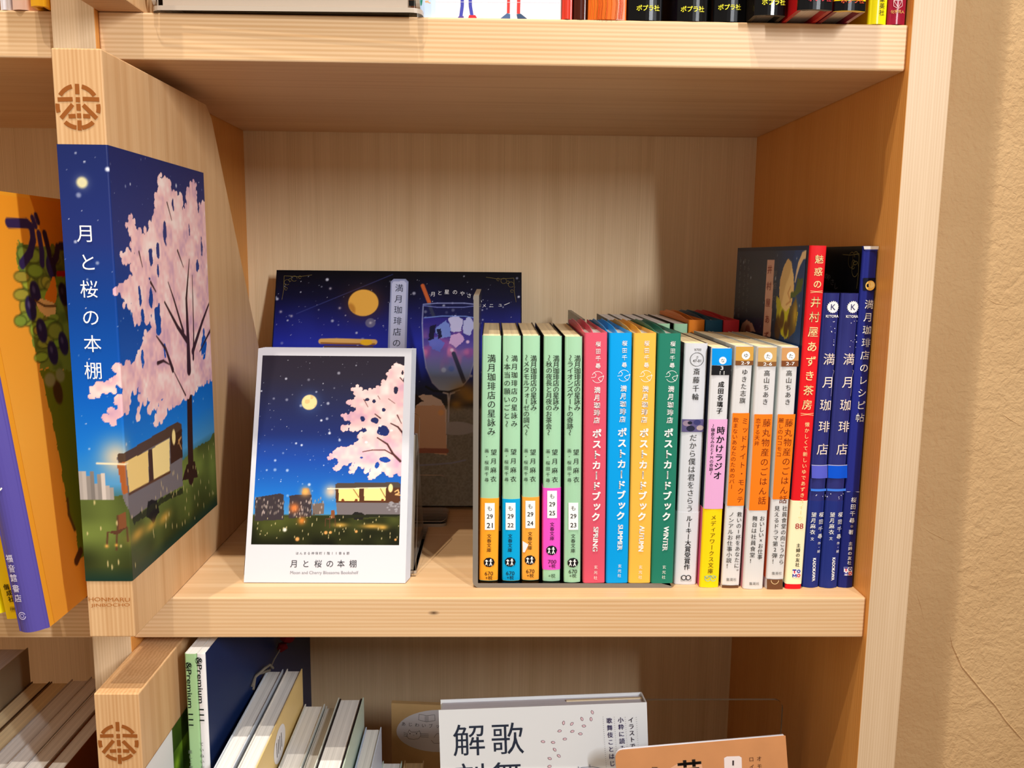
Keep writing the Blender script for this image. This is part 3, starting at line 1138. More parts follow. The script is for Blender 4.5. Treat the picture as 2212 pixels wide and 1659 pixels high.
# five white paperbacks
T, w = stand(130.2, 144.4, 21.1, 0.1, 131.2, 145.2, 150.5)
pl = Plane(T(0, 0, 0), T.A, T.H)
hb = zs(pl, A4(0, 580)[1], 1480)
th, ik = book('paperback_book', 'plain white paperback with a black circle numbered 47-01 beside the dark green postcard book', T, w, 105, 150.5, (212, 214, 220), (70, 56, 60), 'cream', [(0.4, hb, (214, 216, 222), (214, 216, 222))], 'white paperbacks of the front row', inset=0.3, bulge=0.7)
ik.run('¥700', A3(272, 437), A3(342, 437), GREY)
cx, cyy = A3(299, 535)
ik.ring(cx, cyy, 14.5, 0.9, BLK)
ik.vert('さ', A3(302, 513), A3(302, 513), 1.9, BLK)
ik.run('47-01', A3(258, 548), A3(340, 548), BLK)
ik.vert('斎藤千輪', A3(296, 655), A3(283, 905), 4.3, BLK)
ik.rect(*A3(152, 1130), *A3(372, 1255), (92, 84, 128), A3(148, 0)[0], A3(366, 0)[0])
for q, r, c in (((200, 1170), 9, (150, 130, 150)), ((300, 1160), 8, (60, 60, 110)), ((330, 1215), 8, (180, 160, 160)), ((235, 1220), 9, (40, 40, 62)), ((228, 1165), 5, (34, 34, 50))):
    ik.disc(*A3(*q), r, c, 0.7)
ik.vert('だから僕は君をさらう', A3(262, 1312), A4(226, 540), 4.6, (60, 62, 66))
ik.vert('ルーキー大賞受賞作', A4(222, 640), A4(198, 1122), 3.9, BLK, 0.012)
for s in (-1, 1):
    ik.ring(*A4(190 + s * 22, 1228), 5, 1.6, BLK)
ik.line([A4(140, 1215), A4(140, 1262), A4(188, 1258), A4(240, 1262), A4(240, 1215)], 0.6, GREY)
ik.build('spine_lettering', th)

T, w = stand(145.2, 156.8, 15.9, 0.1, 146.0, 157.7, 148.5)
pl = Plane(T(0, 0, 0), T.A, T.H)
hb = zs(pl, A4(0, 547)[1], 1540)
th, ik = book('paperback_book', 'white, pink and yellow paperback with a bright blue block at its head', T, w, 105, 148.5, (216, 216, 219), (34, 40, 60), 'cream', [(0.2, hb, (252, 214, 20), (222, 90, 130))], 'white paperbacks of the front row', inset=0.3, bulge=0.7)
ik.rect(*A3(452, 426), *A3(650, 592), (0, 146, 232), A3(448, 0)[0], A3(645, 0)[0])
ik.rect(*A3(448, 596), *A3(643, 690), BLK, A3(444, 0)[0], A3(640, 0)[0])
ik.line([A3(448, 641), A3(642, 643)], 0.8, WHITE)
ik.disc(*A3(555, 545), 8, WHITE)
ik.vert('な', A3(555, 545), A3(555, 545), 2.7, BLK)
ik.run('3', A3(533, 620), A3(560, 620), WHITE, 0.01, 8)
ik.run('11', A3(524, 669), A3(572, 669), WHITE, 0.01, 8)
ik.vert('成田名璃子', A3(540, 782), A3(522, 1045), 3.7, BLK, 0.02)
ik.rect(*A3(418, 1130), A3(605, 0)[0], A4(0, 546)[1], (226, 168, 212), A4(372, 0)[0], A4(556, 0)[0])
ik.vert('時かけラジオ', A3(536, 1240), A4(502, 212), 5.2, BLK, 0.02)
ik.vert('〜鎌倉なみおとFMの奇跡〜', A3(460, 1195), A4(437, 190), 2.4, BLK, 0.01)
ik.vert('メディアワークス文庫', A4(464, 630), A4(432, 1162), 3.5, (70, 62, 20))
for k in range(2):
    ik.ring(*A4(405 + k * 55, 1235), 6, 1.2, (120, 190, 190), 0 if k else 30, 330 if k else 360)
ik.line([A4(372, 1215), A4(400, 1238), A4(432, 1205), A4(462, 1238), A4(492, 1215)], 1.2, (80, 150, 170))
ik.build('spine_lettering', th)

ORG, BRN = (250, 124, 26), (108, 40, 12)
for d in (
    dict(f=(158.6, 169.6, 15.9), t=(159.9, 171.0), h=149.7, gold=(206, 156, 70), dk=(122, 76, 42), r=(690, 865, 408, 548, 592), ch='ゆ', cp=(785, 495), no='2-9', au=('ゆきた志旗', (775, 660), (752, 942)), og=(1068, 515), ox=(655, 822, 600, 768),
         ti=('ミッドナイト・モクテ', (776, 1148), (726, 452), 4.3), su=('飲まないあなたのためのバー', (686, 1135), (642, 325), 3.2), b0=1302, l1=('救いの1杯をあなたに。', (722, 600), (690, 1165)), l2=('ノンアルお仕事小説！', (642, 600), (613, 1112)), pu=(590, 692, 1247), side=(70, 46, 40),
         lb='white paperback with orange block and gold square marked 2-9, third of the white ones'),
    dict(f=(171.4, 183.6, 13.7), t=(172.4, 184.6), h=149.5, gold=(206, 168, 104), dk=(136, 90, 50), r=(912, 1095, 416, 558, 603), ch='た', cp=(1007, 503), no='2-6', au=('高山ちあき', (995, 670), (978, 955)), og=(1080, 560), ox=(872, 1052, 818, 1005),
         ti=('藤丸物産のごはん話', (992, 1165), (945, 462), 5.2), su=('恋する天井', (908, 1145), (893, 1368), 3.2), b0=1352, l1=('おいしい×お仕事', (948, 640), (924, 1022)), l2=('舞台は社員食堂！', (875, 640), (845, 1062)), pu=(818, 918, 1288), side=(226, 150, 160),
         lb='white paperback with orange block and tan square marked 2-6'),
    dict(f=(185.6, 196.2, 13.8), t=(186.6, 197.2), h=149.6, gold=(204, 150, 96), dk=(122, 70, 40), r=(1147, 1315, 418, 548, 605), ch='た', cp=(1232, 500), no='2-7', au=('高山ちあき', (1215, 670), (1200, 957)), og=(1080, 450), ox=(1105, 1280, 1052, 1215),
         ti=('藤丸物産のごはん話', (1214, 1165), (1155, 452), 5.2), su=('麗しのロコモコ', (1136, 1140), (1112, 1478), 3.2), b0=1243, l1=('社員食堂の向こうから', (1173, 540), (1138, 1072)), l2=('見えるドラマ第2弾！', (1096, 540), (1068, 1066)), pu=(1043, 1143, 1185), side=(216, 110, 60),
         lb='white paperback with orange block and tan square marked 2-7 next to the red book'),
):
    T, w = stand(d['f'][0], d['f'][1], d['f'][2], 0.1, d['t'][0], d['t'][1], d['h'])
    pl = Plane(T(0, 0, 0), T.A, T.H)
    um = A4(d['ox'][2], 0)[0]
    h1, h0 = zs(pl, A4(0, d['og'][1])[1], um), zs(pl, A4(0, d['b0'])[1], um)
    th, ik = book('paperback_book', d['lb'], T, w, 105, d['h'], (216, 215, 216), (216, 222, 220), 'cream', [(max(0.2, h0), h1, (219, 218, 218), d['side'])], 'white paperbacks of the front row', inset=0.3, bulge=0.7)
    x0, x1, y0, y1, y2 = d['r']
    ik.rect(*A3(x0, y0), *A3(x1, y1), d['gold'], A3(x0 - 6, 0)[0], A3(x1 - 4, 0)[0])
    ik.rect(*A3(x0 - 6, y1), *A3(x1 - 4, y2), d['dk'], A3(x0 - 8, 0)[0], A3(x1 - 6, 0)[0])
    ik.disc(*A3(*d['cp']), 9, WHITE)
    ik.vert(d['ch'], A3(*d['cp']), A3(*d['cp']), 3.0, BLK)
    xm = d['cp'][0] - 6
    ik.run(d['no'], A3(xm - 43, (y1 + y2) / 2), A3(xm + 43, (y1 + y2) / 2), WHITE, 0.01, 7)
    ik.vert(d['au'][0], A3(*d['au'][1]), A3(*d['au'][2]), 3.8, BLK)
    o = d['ox']
    ik.rect(*A3(o[0], d['og'][0]), A3(o[1], 0)[0], A4(0, d['og'][1])[1], ORG, A4(o[2], 0)[0], A4(o[3], 0)[0])
    for q in ('ti', 'su'):
        ik.vert(d[q][0], A3(*d[q][1]), A4(*d[q][2]) if q == 'ti' or d['no'] == '2-9' else A3(*d[q][2]), d[q][3], BRN)
    for q in ('l1', 'l2'):
        ik.vert(d[q][0], A4(*d[q][1]), A4(*d[q][2]), 3.4, BLK)
    ik.run('集英社', A4(d['pu'][0], d['pu'][2]), A4(d['pu'][1], d['pu'][2]), GREY)
    if d['no'] == '2-9':
        ik.rect(*A4(548, 1305), *A4(712, 1336), (104, 70, 46))
    if d['no'] == '2-7':
        ik.rect(*A4(995, 1245), *A4(1152, 1352), (110, 72, 48))
        ik.ring(*A4(1073, 1255), 8, 1.2, (226, 200, 150), 180, 360)
    ik.build('spine_lettering', th)


# tall red book with a printed navy cover on its left side
def stars_on(ik, pts, r=0.9):
    for u, v, k in pts:
        ik.disc(u, v, r * k, (236, 238, 248), 1, 8)


T, w = stand(197.6, 207.6, 13.8, 0.1, 200.3, 210.3, 208.6)
pl = Plane(T(0, 0, 0), T.A, T.H)
hb = zs(pl, A4(0, 466)[1], 1715)
th, ik = book('hardback_book', 'tall red-spined book with a navy dessert cover right of the white paperbacks', T, w, 148, 208.6, (222, 26, 34), (24, 34, 62), 'cream', [(3.2, hb, (246, 238, 196), (246, 238, 196))], None, inset=0.4, bulge=0.3)
GOLD = (250, 226, 160)
ik.vert('魅惑の', A5(1186, 310), A5(1166, 588), 5.2, GOLD, 0.01)
ik.vert('井村屋あずき茶房', A5(1146, 790), A3(1396, 985), 6.4, GOLD, 0.008)
for f, x0, x1, y in ((A5, 1088, 1224, 675), (A3, 1332, 1460, 1081)):
    for dy in (-1, 1):
        ik.line([f(x0, y + dy * 10), f((x0 + x1) / 2, y + dy * 3), f(x1, y + dy * 10)], 0.9, GOLD)
ik.vert('懐かしくて新しいゆであずきスイーツ', A3(1396, 1182), A4(1330, 640), 3.0, GOLD)
ik.run('88', A4(1278, 718), A4(1358, 718), (170, 40, 50), 0.0, 12)
ik.vert('主婦の友社', A4(1309, 910), A4(1298, 1102), 2.7, (60, 56, 50), 0.012)


def tomo(ik, u, v, s):
    ik.rect(u - s, v - s, u + s, v + s, (226, 226, 236))
    ik.rect(u - s * 0.95, v - s * 0.95, u - s * 0.05, v - s * 0.65, (40, 50, 150))
    ik.rect(u - s * 0.65, v - s * 0.65, u - s * 0.35, v, (206, 40, 60))
    ik.ring(u + s * 0.5, v - s * 0.5, s * 0.32, s * 0.22, (40, 50, 150))
    ik.ring(u + s * 0.5, v + s * 0.5, s * 0.32, s * 0.22, (206, 40, 60))
    ik.line([(u - s * 0.9, v + s * 0.95), (u - s * 0.9, v + s * 0.2), (u - s * 0.5, v + s * 0.7), (u - s * 0.1, v + s * 0.2), (u - s * 0.1, v + s * 0.95)], s * 0.2, (40, 50, 150))


tomo(ik, *A4(1290, 1188), 9)
ik.build('spine_lettering', th)
# its left cover
pc = Plane(T(-0.15, 147, 0), -T.D, T.H)
cv = Canvas(142, 206, 0.7, lambda u, v: pc.px(u, v))
cv.grad([(0, (30, 36, 44)), (140, (26, 40, 70)), (150, (28, 40, 60)), (206, (34, 50, 78))])
m_ = np.clip((cv.X - 84) / 30, 0, 1)
cv.mix(m_ * 0.75, (18, 64, 128))
cv.mix(cv.inside(cv.P([A5(205, 980), A5(560, 960), A5(560, 1130), A5(205, 1110)])) * 0.5, (14, 24, 70))
cv.stars(60, 120, 204, 5, (170, 180, 200), 0.5)
cv.poly([A5(610, 312), A5(690, 318), A5(645, 1180), A5(560, 1180)], (226, 178, 160))
cv.poly([A5(715, 720), A5(905, 880), A5(950, 900), A5(925, 1100), A5(800, 1215), A5(740, 1100), A5(705, 960)], (190, 186, 40), wob=2)
cv.poly([A5(850, 870), A5(930, 740), A5(945, 860), A5(925, 1120), A5(840, 1200)], (96, 78, 44), wob=2)
for q, a, b in (((775, 985), 2, 6), ((815, 1090), 2, 5), ((725, 1080), 3, 8), ((850, 1000), 1.4, 5)):
    p_ = cv.conv(*A5(*q))
    cv.ell(p_[0], p_[1], a * 2, b, (84, 56, 30), 0.9, 0.4, mm=True)
cv.poly([A5(835, 312), A5(880, 340), A5(905, 480), A5(905, 640), A5(880, 820), A5(820, 890), A5(765, 830), A5(742, 700), A5(750, 560), A5(790, 400)], (226, 192, 130), wob=1)
cv.line([A5(870, 620), A5(840, 690), A5(870, 780), A5(820, 820)], 1.2, (190, 130, 80), 0.8)
cv.line([A5(1095, 230), A5(1010, 270), A5(965, 370), A5(945, 450)], 5.5, (228, 196, 150), w1=3)
cv.line([A5(945, 440), A5(922, 560)], 3, (214, 190, 160), w1=1.6)
cv.poly([A5(950, 520), A5(1015, 545), A5(1000, 640), A5(950, 720), A5(905, 740), A5(870, 740), A5(880, 680), A5(920, 660)], (74, 92, 42), wob=2)
cv.ell(*cv.conv(*A5(920, 930)), 5, 10, (230, 190, 50), 0.7, 1, mm=True)
cv.poly([A5(300, 1120), A5(330, 1030), A5(380, 990), A5(440, 1030), A5(475, 1120)], (190, 150, 130))
cv.ell(*cv.conv(*A5(390, 1110)), 6, 4, (120, 60, 50), 0.8, 0.5, mm=True)
cv.build('printed_cover', lambda X, Y: pc.o + X[:, None] * pc.u + Y[:, None] * pc.v + 0.05 * pc.n, th)
ik = Ink(pc, 0.15)
ik.vert('井村屋あず', A5(640, 425), A5(600, 1165), 6.0, (150, 56, 48), sx=1.7)
ik.vert('魅惑の', A5(705, 470), A5(690, 745), 4.5, (110, 108, 120), sx=1.7)
for x, y0, y1, s in ((405, 335, 880, 'からゆしなつこら'), (365, 330, 850, '懐かしくて新しい'), (315, 330, 940, 'ゆであずきスイーツ帖')):
    ik.vert(s, A5(x, y0), A5(x - 25, y1), 3.6, (112, 116, 126), sx=1.5)
ik.build('cover_lettering', th)

# two navy picture books with star badges
for k, d in enumerate((
    dict(f=(209.0, 219.3, 16.8), t=(210.8, 221.0), bd=(1335, 845), ki=(1255, 1400, 947), ti=((1610, 530), (1600, 760), (1575, 985), (1560, 1200), (1545, 1425)), gl=(88, 96, 206), gx=(1440, 1600), a=((1533, 600), (1519, 815)), s=((1511, 885), (1506, 965)), b=((1457, 600), (1443, 772)), bb=(1440, 840), kd=((1462, 1030), (1452, 1260)), lb='navy picture book with a white star badge beside the tall red book'),
    dict(f=(219.8, 230.8, 16.1), t=(221.3, 232.0), bd=(1558, 845), ki=(1478, 1620, 950), ti=((1806, 530), (1796, 760), (1773, 985), (1757, 1200), (1740, 1425)), gl=(10, 84, 214), gx=(1605, 1795), a=((1722, 600), (1706, 818)), s=((1700, 885), (1695, 965)), b=((1642, 600), (1630, 772)), bb=(1625, 836), kd=((1655, 1025), (1643, 1252)), lb='navy picture book with a white star badge beside the tallest navy book at the right'),
)):
    T, w = stand(d['f'][0], d['f'][1], d['f'][2], 0.1, d['t'][0], d['t'][1], 181.2)
    pl = Plane(T(0, 0, 0), T.A, T.H)
    hb = zs(pl, A4(0, 468)[1], 1770)
    th, ik = book('picture_book', d['lb'], T, w, 180, 181.2, (46, 50, 118), (20, 20, 40), 'white', [(0.3, hb, (34, 48, 124), (24, 30, 80))], 'navy picture books with star badges', inset=3, t=1.8, bulge=1.3, gloss=0.28, names=('hard_cover', 'pages', 'paper_band'))
    u, v = A5(*d['bd'])
    ik.off += 0.02
    c = ik.pl.px(u, v)
    pts = [(c[0] + (3.75 if i % 2 else 3.1) * math.cos(i * math.pi / 18), c[1] + (3.75 if i % 2 else 3.1) * math.sin(i * math.pi / 18)) for i in range(36)]
    ik.put(pts, [tuple(range(36))], WHITE)
    ik._glyph('K', c[0] + 0.1, c[1], 5.0, (40, 44, 104), 0.0)
    ik.run('KITORA', A5(d['ki'][0], d['ki'][2]), A5(d['ki'][1], d['ki'][2]), WHITE, 0.03)
    for ch, q in zip('満月珈琲店', d['ti']):
        ik.vert(ch, A3(*q), A3(*q), 7.4, (244, 226, 208))
    ik.line([A3(d['ti'][1][0] + 50, 640), A3(d['ti'][1][0] + 62, 650), A3(d['ti'][1][0] + 46, 700), A3(d['ti'][1][0] + 34, 860), A3(d['ti'][1][0] + 30, 900)], 0.6, (180, 170, 190))
    g0, g1 = A4(d['gx'][0], 0)[0], A4(d['gx'][1], 0)[0]
    ik.rect(g0, A4(0, 112)[1], g1, A4(0, 240)[1], d['gl'])
    ik.rect(g0, A4(0, 108)[1], g1, A4(0, 114)[1], (200, 200, 224))
    ik.rect(g0 - 2, A4(0, 345)[1], g1 - 3, A4(0, 368)[1], (64, 128, 236))
    ik.vert('桜田千尋', A4(*d['a'][0]), A4(*d['a'][1]), 3.2, WHITE, 0.012)
    ik.vert('作・絵', A4(*d['s'][0]), A4(*d['s'][1]), 2.0, WHITE)
    ik.vert('望月麻衣', A4(*d['b'][0]), A4(*d['b'][1]), 3.2, WHITE, 0.012)
    ik.vert('文', A4(*d['bb']), A4(*d['bb']), 2.2, WHITE)
    ik.run('KADOKAWA', A4(*d['kd'][0]), A4(*d['kd'][1]), WHITE, 0.03, 7)
    r_ = np.random.RandomState(3 + k)
    stars_on(ik, [(A5(d['bd'][0] - 40 + r_.rand() * 90, 0)[0], A5(0, 1000 + r_.rand() * 300)[1], 0.5 + r_.rand()) for _ in range(10)])
    stars_on(ik, [(g0 + r_.rand() * (g1 - g0), A4(0, 385 + r_.rand() * 60)[1], 0.5 + r_.rand()) for _ in range(6)])
    ik.build('spine_lettering', th)

# the tall navy recipe book at the end of the row
T, w = stand(231.5, 240.4, 16.2, 0.1, 232.4, 241.5, 208.6)
pl = Plane(T(0, 0, 0), T.A, T.H)
hb = zs(pl, A4(0, 376)[1], 1840)
th, ik = book('recipe_book', 'tallest navy book with worn white head, rightmost of the row against the bookcase side', T, w, 205, 208.6, (36, 44, 132), (14, 14, 18), 'white', [(0.4, hb, (30, 38, 112), (24, 30, 84))], 'copies of the full-moon recipe book', inset=0.5, bulge=0.7, gloss=0.28)
ik.rect(*A5(1685, 165), *A5(1855, 200), (226, 222, 214), A5(1690, 0)[0], A5(1850, 0)[0])
ik.rect(*A5(1690, 200), *A5(1845, 212), (60, 66, 140), A5(1700, 0)[0], A5(1840, 0)[0])
ik.rect(*A5(1680, 520), *A5(1820, 660), (14, 16, 34))
ik.disc(*A5(1755, 605), 10.5, (246, 196, 96))
ik.disc(*A5(1768, 598), 6.5, (252, 220, 140))
ik.vert('満月珈琲店のレシピ帖', A5(1742, 815), A3(1918, 1112), 5.6, WHITE, 0.006)
ik.line([A4(1790, 376), A4(1915, 378)], 1.0, (220, 220, 236))
ik.vert('桜田千尋', A4(1856, 455), A4(1838, 660), 3.5, WHITE)
ik.vert('著', A4(1828, 775), A4(1828, 775), 3.2, WHITE)
ik.disc(*A4(1836, 718), 3.2, (120, 110, 130))
ik.vert('主婦の友社', A4(1824, 890), A4(1812, 1080), 2.6, WHITE, 0.012)
tomo(ik, *A4(1800, 1165), 9)
ik.build('spine_lettering', th)
pc = Plane(T(-0.15, 200, 0), -T.D, T.H)
ik = Ink(pc, 0.1)
GLD = (112, 100, 58)
for q, r in (((1555, 320), 7), ((1600, 300), 6), ((1595, 420), 7), ((1575, 370), 4)):
    ik.ring(*A5(*q), r, 0.6, GLD, 20, 330)
ik.line([A5(1455, 258), A5(1540, 265), A5(1640, 250), A5(1630, 480), A5(1612, 640)], 0.7, GLD)
for ch, q in zip('のやさし', ((1275, 500), (1300, 515), (1340, 565), (1380, 610))):
    ik.vert(ch, A5(*q), A5(*q), 4.5, (150, 150, 150), sx=1.5)
ik.build('cover_ornament', th)

# ------------------------------------------------------------------ smoked acrylic bookend under the left end of the row
ACR = acrylic('clear_acrylic')
SMOKE = acrylic('smoked_acrylic', (0.62, 0.60, 0.57), rough=0.08)
EDGE = mat('acrylic_edge', (122, 116, 108), 0.3, 0.5)
LEDGE = mat('acrylic_light_edge', (186, 172, 156), 0.25, 0.5)


def sheet(mb, outline, place, t0, t1, rounded=True):
    """acrylic sheet: faces use slot 0, its sawn edges slot 1"""
    n = len(outline)
    p = [place(a, b, t) for t in (t0, t1) for a, b in outline]
    mb.add(p, [tuple(range(n))[::-1], tuple(range(n, 2 * n))], 0)
    mb.add(p, [(i, (i + 1) % n, n + (i + 1) % n, n + i) for i in range(n)], 1)


def rrect(x0, x1, y0, y1, r, n=5, corners=(1, 1, 1, 1)):
    out = []
    for k, (cx, cy, a0) in enumerate(((x0, y0, 180), (x1, y0, 270), (x1, y1, 0), (x0, y1, 90))):
        q = r if corners[k] else 0.01
        ox, oy = (q if cx == x0 else -q), (q if cy == y0 else -q)
        for i in range(n + 1):
            g = math.radians(a0 + 90 * i / n)
            out.append((cx + ox + q * math.cos(g), cy + oy + q * math.sin(g)))
    return out


be = thing('acrylic_bookend', 'smoked grey acrylic bookend left of the mint green paperbacks', 'bookend', (60, 60, 0), None)
mb = MB()
xi, xo, rr = 8.6, 5.4, 4.2
prof = [(xo, 178.0), (xi, 178.0)]
prof += [(xi + 0.3 - 0.3 * math.cos(g), 3.0 + 0.3 - 0.3 * math.sin(g)) for g in np.linspace(0, math.pi / 2, 4)]
prof += [(121, 3.0), (127.5, 1.2), (127.5, 0.05)]
prof += [(xo + rr - rr * math.cos(g), 0.05 + rr - rr * math.sin(g)) for g in np.linspace(math.pi / 2, 0, 7)]
prof = [prof[0], prof[1]] + prof[2:]
n = len(prof)
pts = [(x, y, z) for y in (15.2, 116.0) for x, z in prof]
mb.add(pts, [tuple(range(n))[::-1], tuple(range(n, 2 * n))], 1)
mb.add(pts, [(i, (i + 1) % n, n + (i + 1) % n, n + i) for i in range(n)], 0)
o = mb.build('bent_sheet', [SMOKE, EDGE], be)
o.data.polygons[2].material_index = 1
for p in o.data.polygons:
    if p.normal.z > 0.9 and p.center.z * 1000 > 100:
        p.material_index = 1

# ------------------------------------------------------------------ back row standing behind, only heads visible
Y2 = 123.6
back_specs = [  # px from, px to, colour, paper, kind
    (1327, 1356, (196, 222, 214), 'white', 'p', 'pale paperback at the left end of the back row'),
    (1357, 1387, MINT, 'white', 'p', 'mint green paperback in the back row behind the yellow postcard book'),
    (1388, 1418, MINT, 'white', 'p', 'mint green paperback in the back row behind the gap of the yellow and green books'),
    (1419, 1448, MINT, 'white', 'p', 'mint green paperback in the back row behind the dark green postcard book'),
    (1456, 1486, MINT, 'white', 'p', 'mint green paperback in the back row next to the orange jacket'),
    (1487.5, 1523, (226, 130, 40), 'white', 'c', 'orange postcard book in the back row'),
    (1524, 1562, (36, 88, 124), 'white', 'c', 'steel blue postcard book in the back row'),
    (1563, 1598, (206, 52, 64), 'white', 'c', 'red postcard book in the back row beside the tall navy cover'),
]
for (x0, x1, c, pp, kind, lb) in back_specs:
    x0, x1 = at(x0, 700, y=Y2)[0], at(x1, 700, y=Y2)[0]
    T = Frame((x0, Y2, 3.2))
    w = x1 - x0
    hh = 151.2 if kind == 'p' else 154.0
    th, ik = book('paperback_book' if kind == 'p' else 'postcard_book', lb, T, w, 104 if kind == 'p' else 107, hh, c, c if kind == 'c' else (30, 30, 34), pp, None, 'back row of small books', inset=0.4 if kind == 'p' else 2.0, bulge=0.5)
    if kind == 'c':
        flaps(T, w, 107, hh, c, th)
        ik.vert('桜田千尋', at_uv(T, w, hh, 11), at_uv(T, w, hh, 26), 3.2, (240, 226, 206), 0.02)
        ik.build('spine_lettering', th)
th2 = thing('acrylic_bookend', 'dark grey acrylic bookend corner rising behind the coral pink postcard book', 'bookend', (85, 200, 0))
xq = at(1267, 692, z=157)[0]
xe = at(1600, 700, y=Y2)[0]
mb = MB()
sheet(mb, [(124.5, 0.1), (232, 0.1), (232, 157), (124.5, 157)], lambda y, z, t: (t, y, z), xq - 2.6, xq)
mb.add([(x, y, z) for z in (0.1, 3.0) for y in (124.5, 232) for x in (xq + 0.02, xe)], [(0, 2, 3, 1), (4, 5, 7, 6), (0, 1, 5, 4), (2, 6, 7, 3), (0, 4, 6, 2), (1, 3, 7, 5)], 0)
mb.build('bent_sheet', [acrylic('dark_acrylic', (0.35, 0.33, 0.30)), mat('acrylic_dark_edge', (66, 60, 54), 0.3, 0.4)], th2)

# ------------------------------------------------------------------ stack of postcards leaning in a clear stand
bl, br = at(526.6, 1259.5, z=0), at(874.7, 1261, z=0)
lean = math.radians(19.3)
Uc = np.array([1.0, (br[1] - bl[1]) / (br[0] - bl[0]), 0])
Uc /= np.linalg.norm(Uc)
Nb = np.array([-Uc[1], Uc[0], 0])                       # horizontally away from the viewer
Vc = Nb * math.sin(lean) + np.array([0, 0, 1]) * math.cos(lean)
Nc = np.cross(Uc, Vc)                                   # toward the viewer
O = bl + np.array([0, 0, 0.4])
CW = 99.4
SIDE = mat('card_stock', (210, 210, 216), 0.5, 0.3)


def card_at(k, du=0.0, dv=0.0, name='postcard', label='', group=None, t=0.75, ww=CW, hh=148.0):
    o = O - Nc * (k * (t + 0.06)) + Uc * du + np.array([0, 0, 0.02])
    o = o + np.array([0, 0, max(0.0, 0.0)])
    c = thing(name, label, 'postcard', o + Uc * ww / 2, group)
    m = MB()
    pts = [(0, dv), (ww, dv), (ww, hh + dv), (0, hh + dv)]
    m.prism(pts, lambda a, b, q: o + a * Uc + b * Vc - q * Nc, 0, t)
    m.build('card', SIDE, c)
    return c, o


front, of = card_at(0, label='front postcard with a moon and cherry tree night picture and a white caption margin')
first, _ = card_at(1, 0.2, 3.3 * 0.1, label='plain white postcard in the stack behind the front postcard, only its edges showing', group='postcards behind the front one')
for k in range(2, 12):
    c = first.copy()
    COL.objects.link(c)
    dv = (0.75 + 0.06) * (k - 1) * math.tan(lean)
    c.location = Vector(BASE[first.name] * S) + Vector((-Nc * (0.81 * (k - 1)) + Uc * (0.18 * (k - 1)) + Vc * dv * 0.95) * S)
    for ch in list(first.children):
        cc = ch.copy()
        COL.objects.link(cc)
        cc.parent = c

pc = Plane(of, Uc, Vc)
c5, c6 = zoom(500, 540, 3.95), zoom(500, 900, 3.95)
p0, p1, p2 = pc.px(565, 767), pc.px(874, 771), pc.px(545, 1176)
px0, py0 = (p0[0] + p2[0]) / 2, p2[1]
pww, phh = p1[0] - px0, (p0[1] + p1[1]) / 2 - py0


def convc(u, v):
    a, b = pc.px(u, v)
    return (a - px0, b - py0)


cv = Canvas(pww, phh, 0.34, convc)
hz = convc(600, 1110)[1]
cv.grad([(0, (34, 34, 20)), (hz - 1, (60, 64, 30)), (hz, (66, 140, 196)), (hz + 12, (28, 110, 196)), (hz + 34, (26, 70, 158)), (hz + 52, (34, 48, 110)), (phh - 14, (44, 40, 56)), (phh, (42, 36, 48))])
gn = cv.noise(8, 33)
gm = (cv.Y < hz - 2 + 3 * (cv.noise(14, 4) - 0.5)).astype(float)
gr = (0.35 + 0.6 * gn)[..., None] * np.array([76, 82, 34]) * np.clip(0.5 + cv.Y / 22, 0.4, 1.05)[..., None]
cv.img = cv.img * (1 - gm[..., None]) + gr * gm[..., None]
cv.stars(160, hz + 8, phh, 14, (226, 230, 244), 0.55)
mo = convc(*c5(665, 1300))
cv.ell(mo[0], mo[1], 9, 9, (70, 100, 160), 0.7, 1, mm=True)
cv.ell(mo[0], mo[1], 4.9, 4.9, (252, 226, 160), 1, 0.12, mm=True)
d_ = np.hypot(cv.X - mo[0], cv.Y - mo[1]) < 4.6
cv.mix(d_ * (cv.noise(3, 6) > 0.58) * 0.5, (214, 170, 110))
s5 = lambda *pts: [c5(*p) for p in pts]
s6 = lambda *pts: [c6(*p) for p in pts]
# town of bookshelf-like blocks
for pts in (s6((205, 690), (415, 655), (447, 665), (447, 880), (195, 890)), s6((495, 675), (560, 665), (685, 668), (685, 850), (490, 870))):
    cv.poly(pts, (58, 50, 54))
for pts in (s6((600, 668), (610, 610), (660, 610), (680, 668)), s6((690, 745), (790, 735), (790, 830), (690, 840))):
    cv.poly(pts, (112, 96, 88))
r_ = np.random.RandomState(9)
for _ in range(120):
    q = c6(200 + r_.rand() * 590, 690 + r_.rand() * 160)
    if 447 < (q[0] - 500) * 3.95 < 490:
        continue
    p_ = convc(*q)
    v_ = 60 + r_.rand() * 150
    cv.ell(p_[0], p_[1], 0.35, 0.9, (v_, v_ * 0.9, v_ * 0.85), 0.8, 0.6, mm=True)
for q, rr_, c in (((630, 640), 2.6, (250, 180, 90)), ((535, 780), 2.6, (240, 130, 60)), ((600, 888), 2.2, (220, 130, 50))):
    p_ = convc(*c6(*q))
    cv.ell(p_[0], p_[1], rr_ * 1.5, rr_ * 1.5, c, 0.9, 1, mm=True)
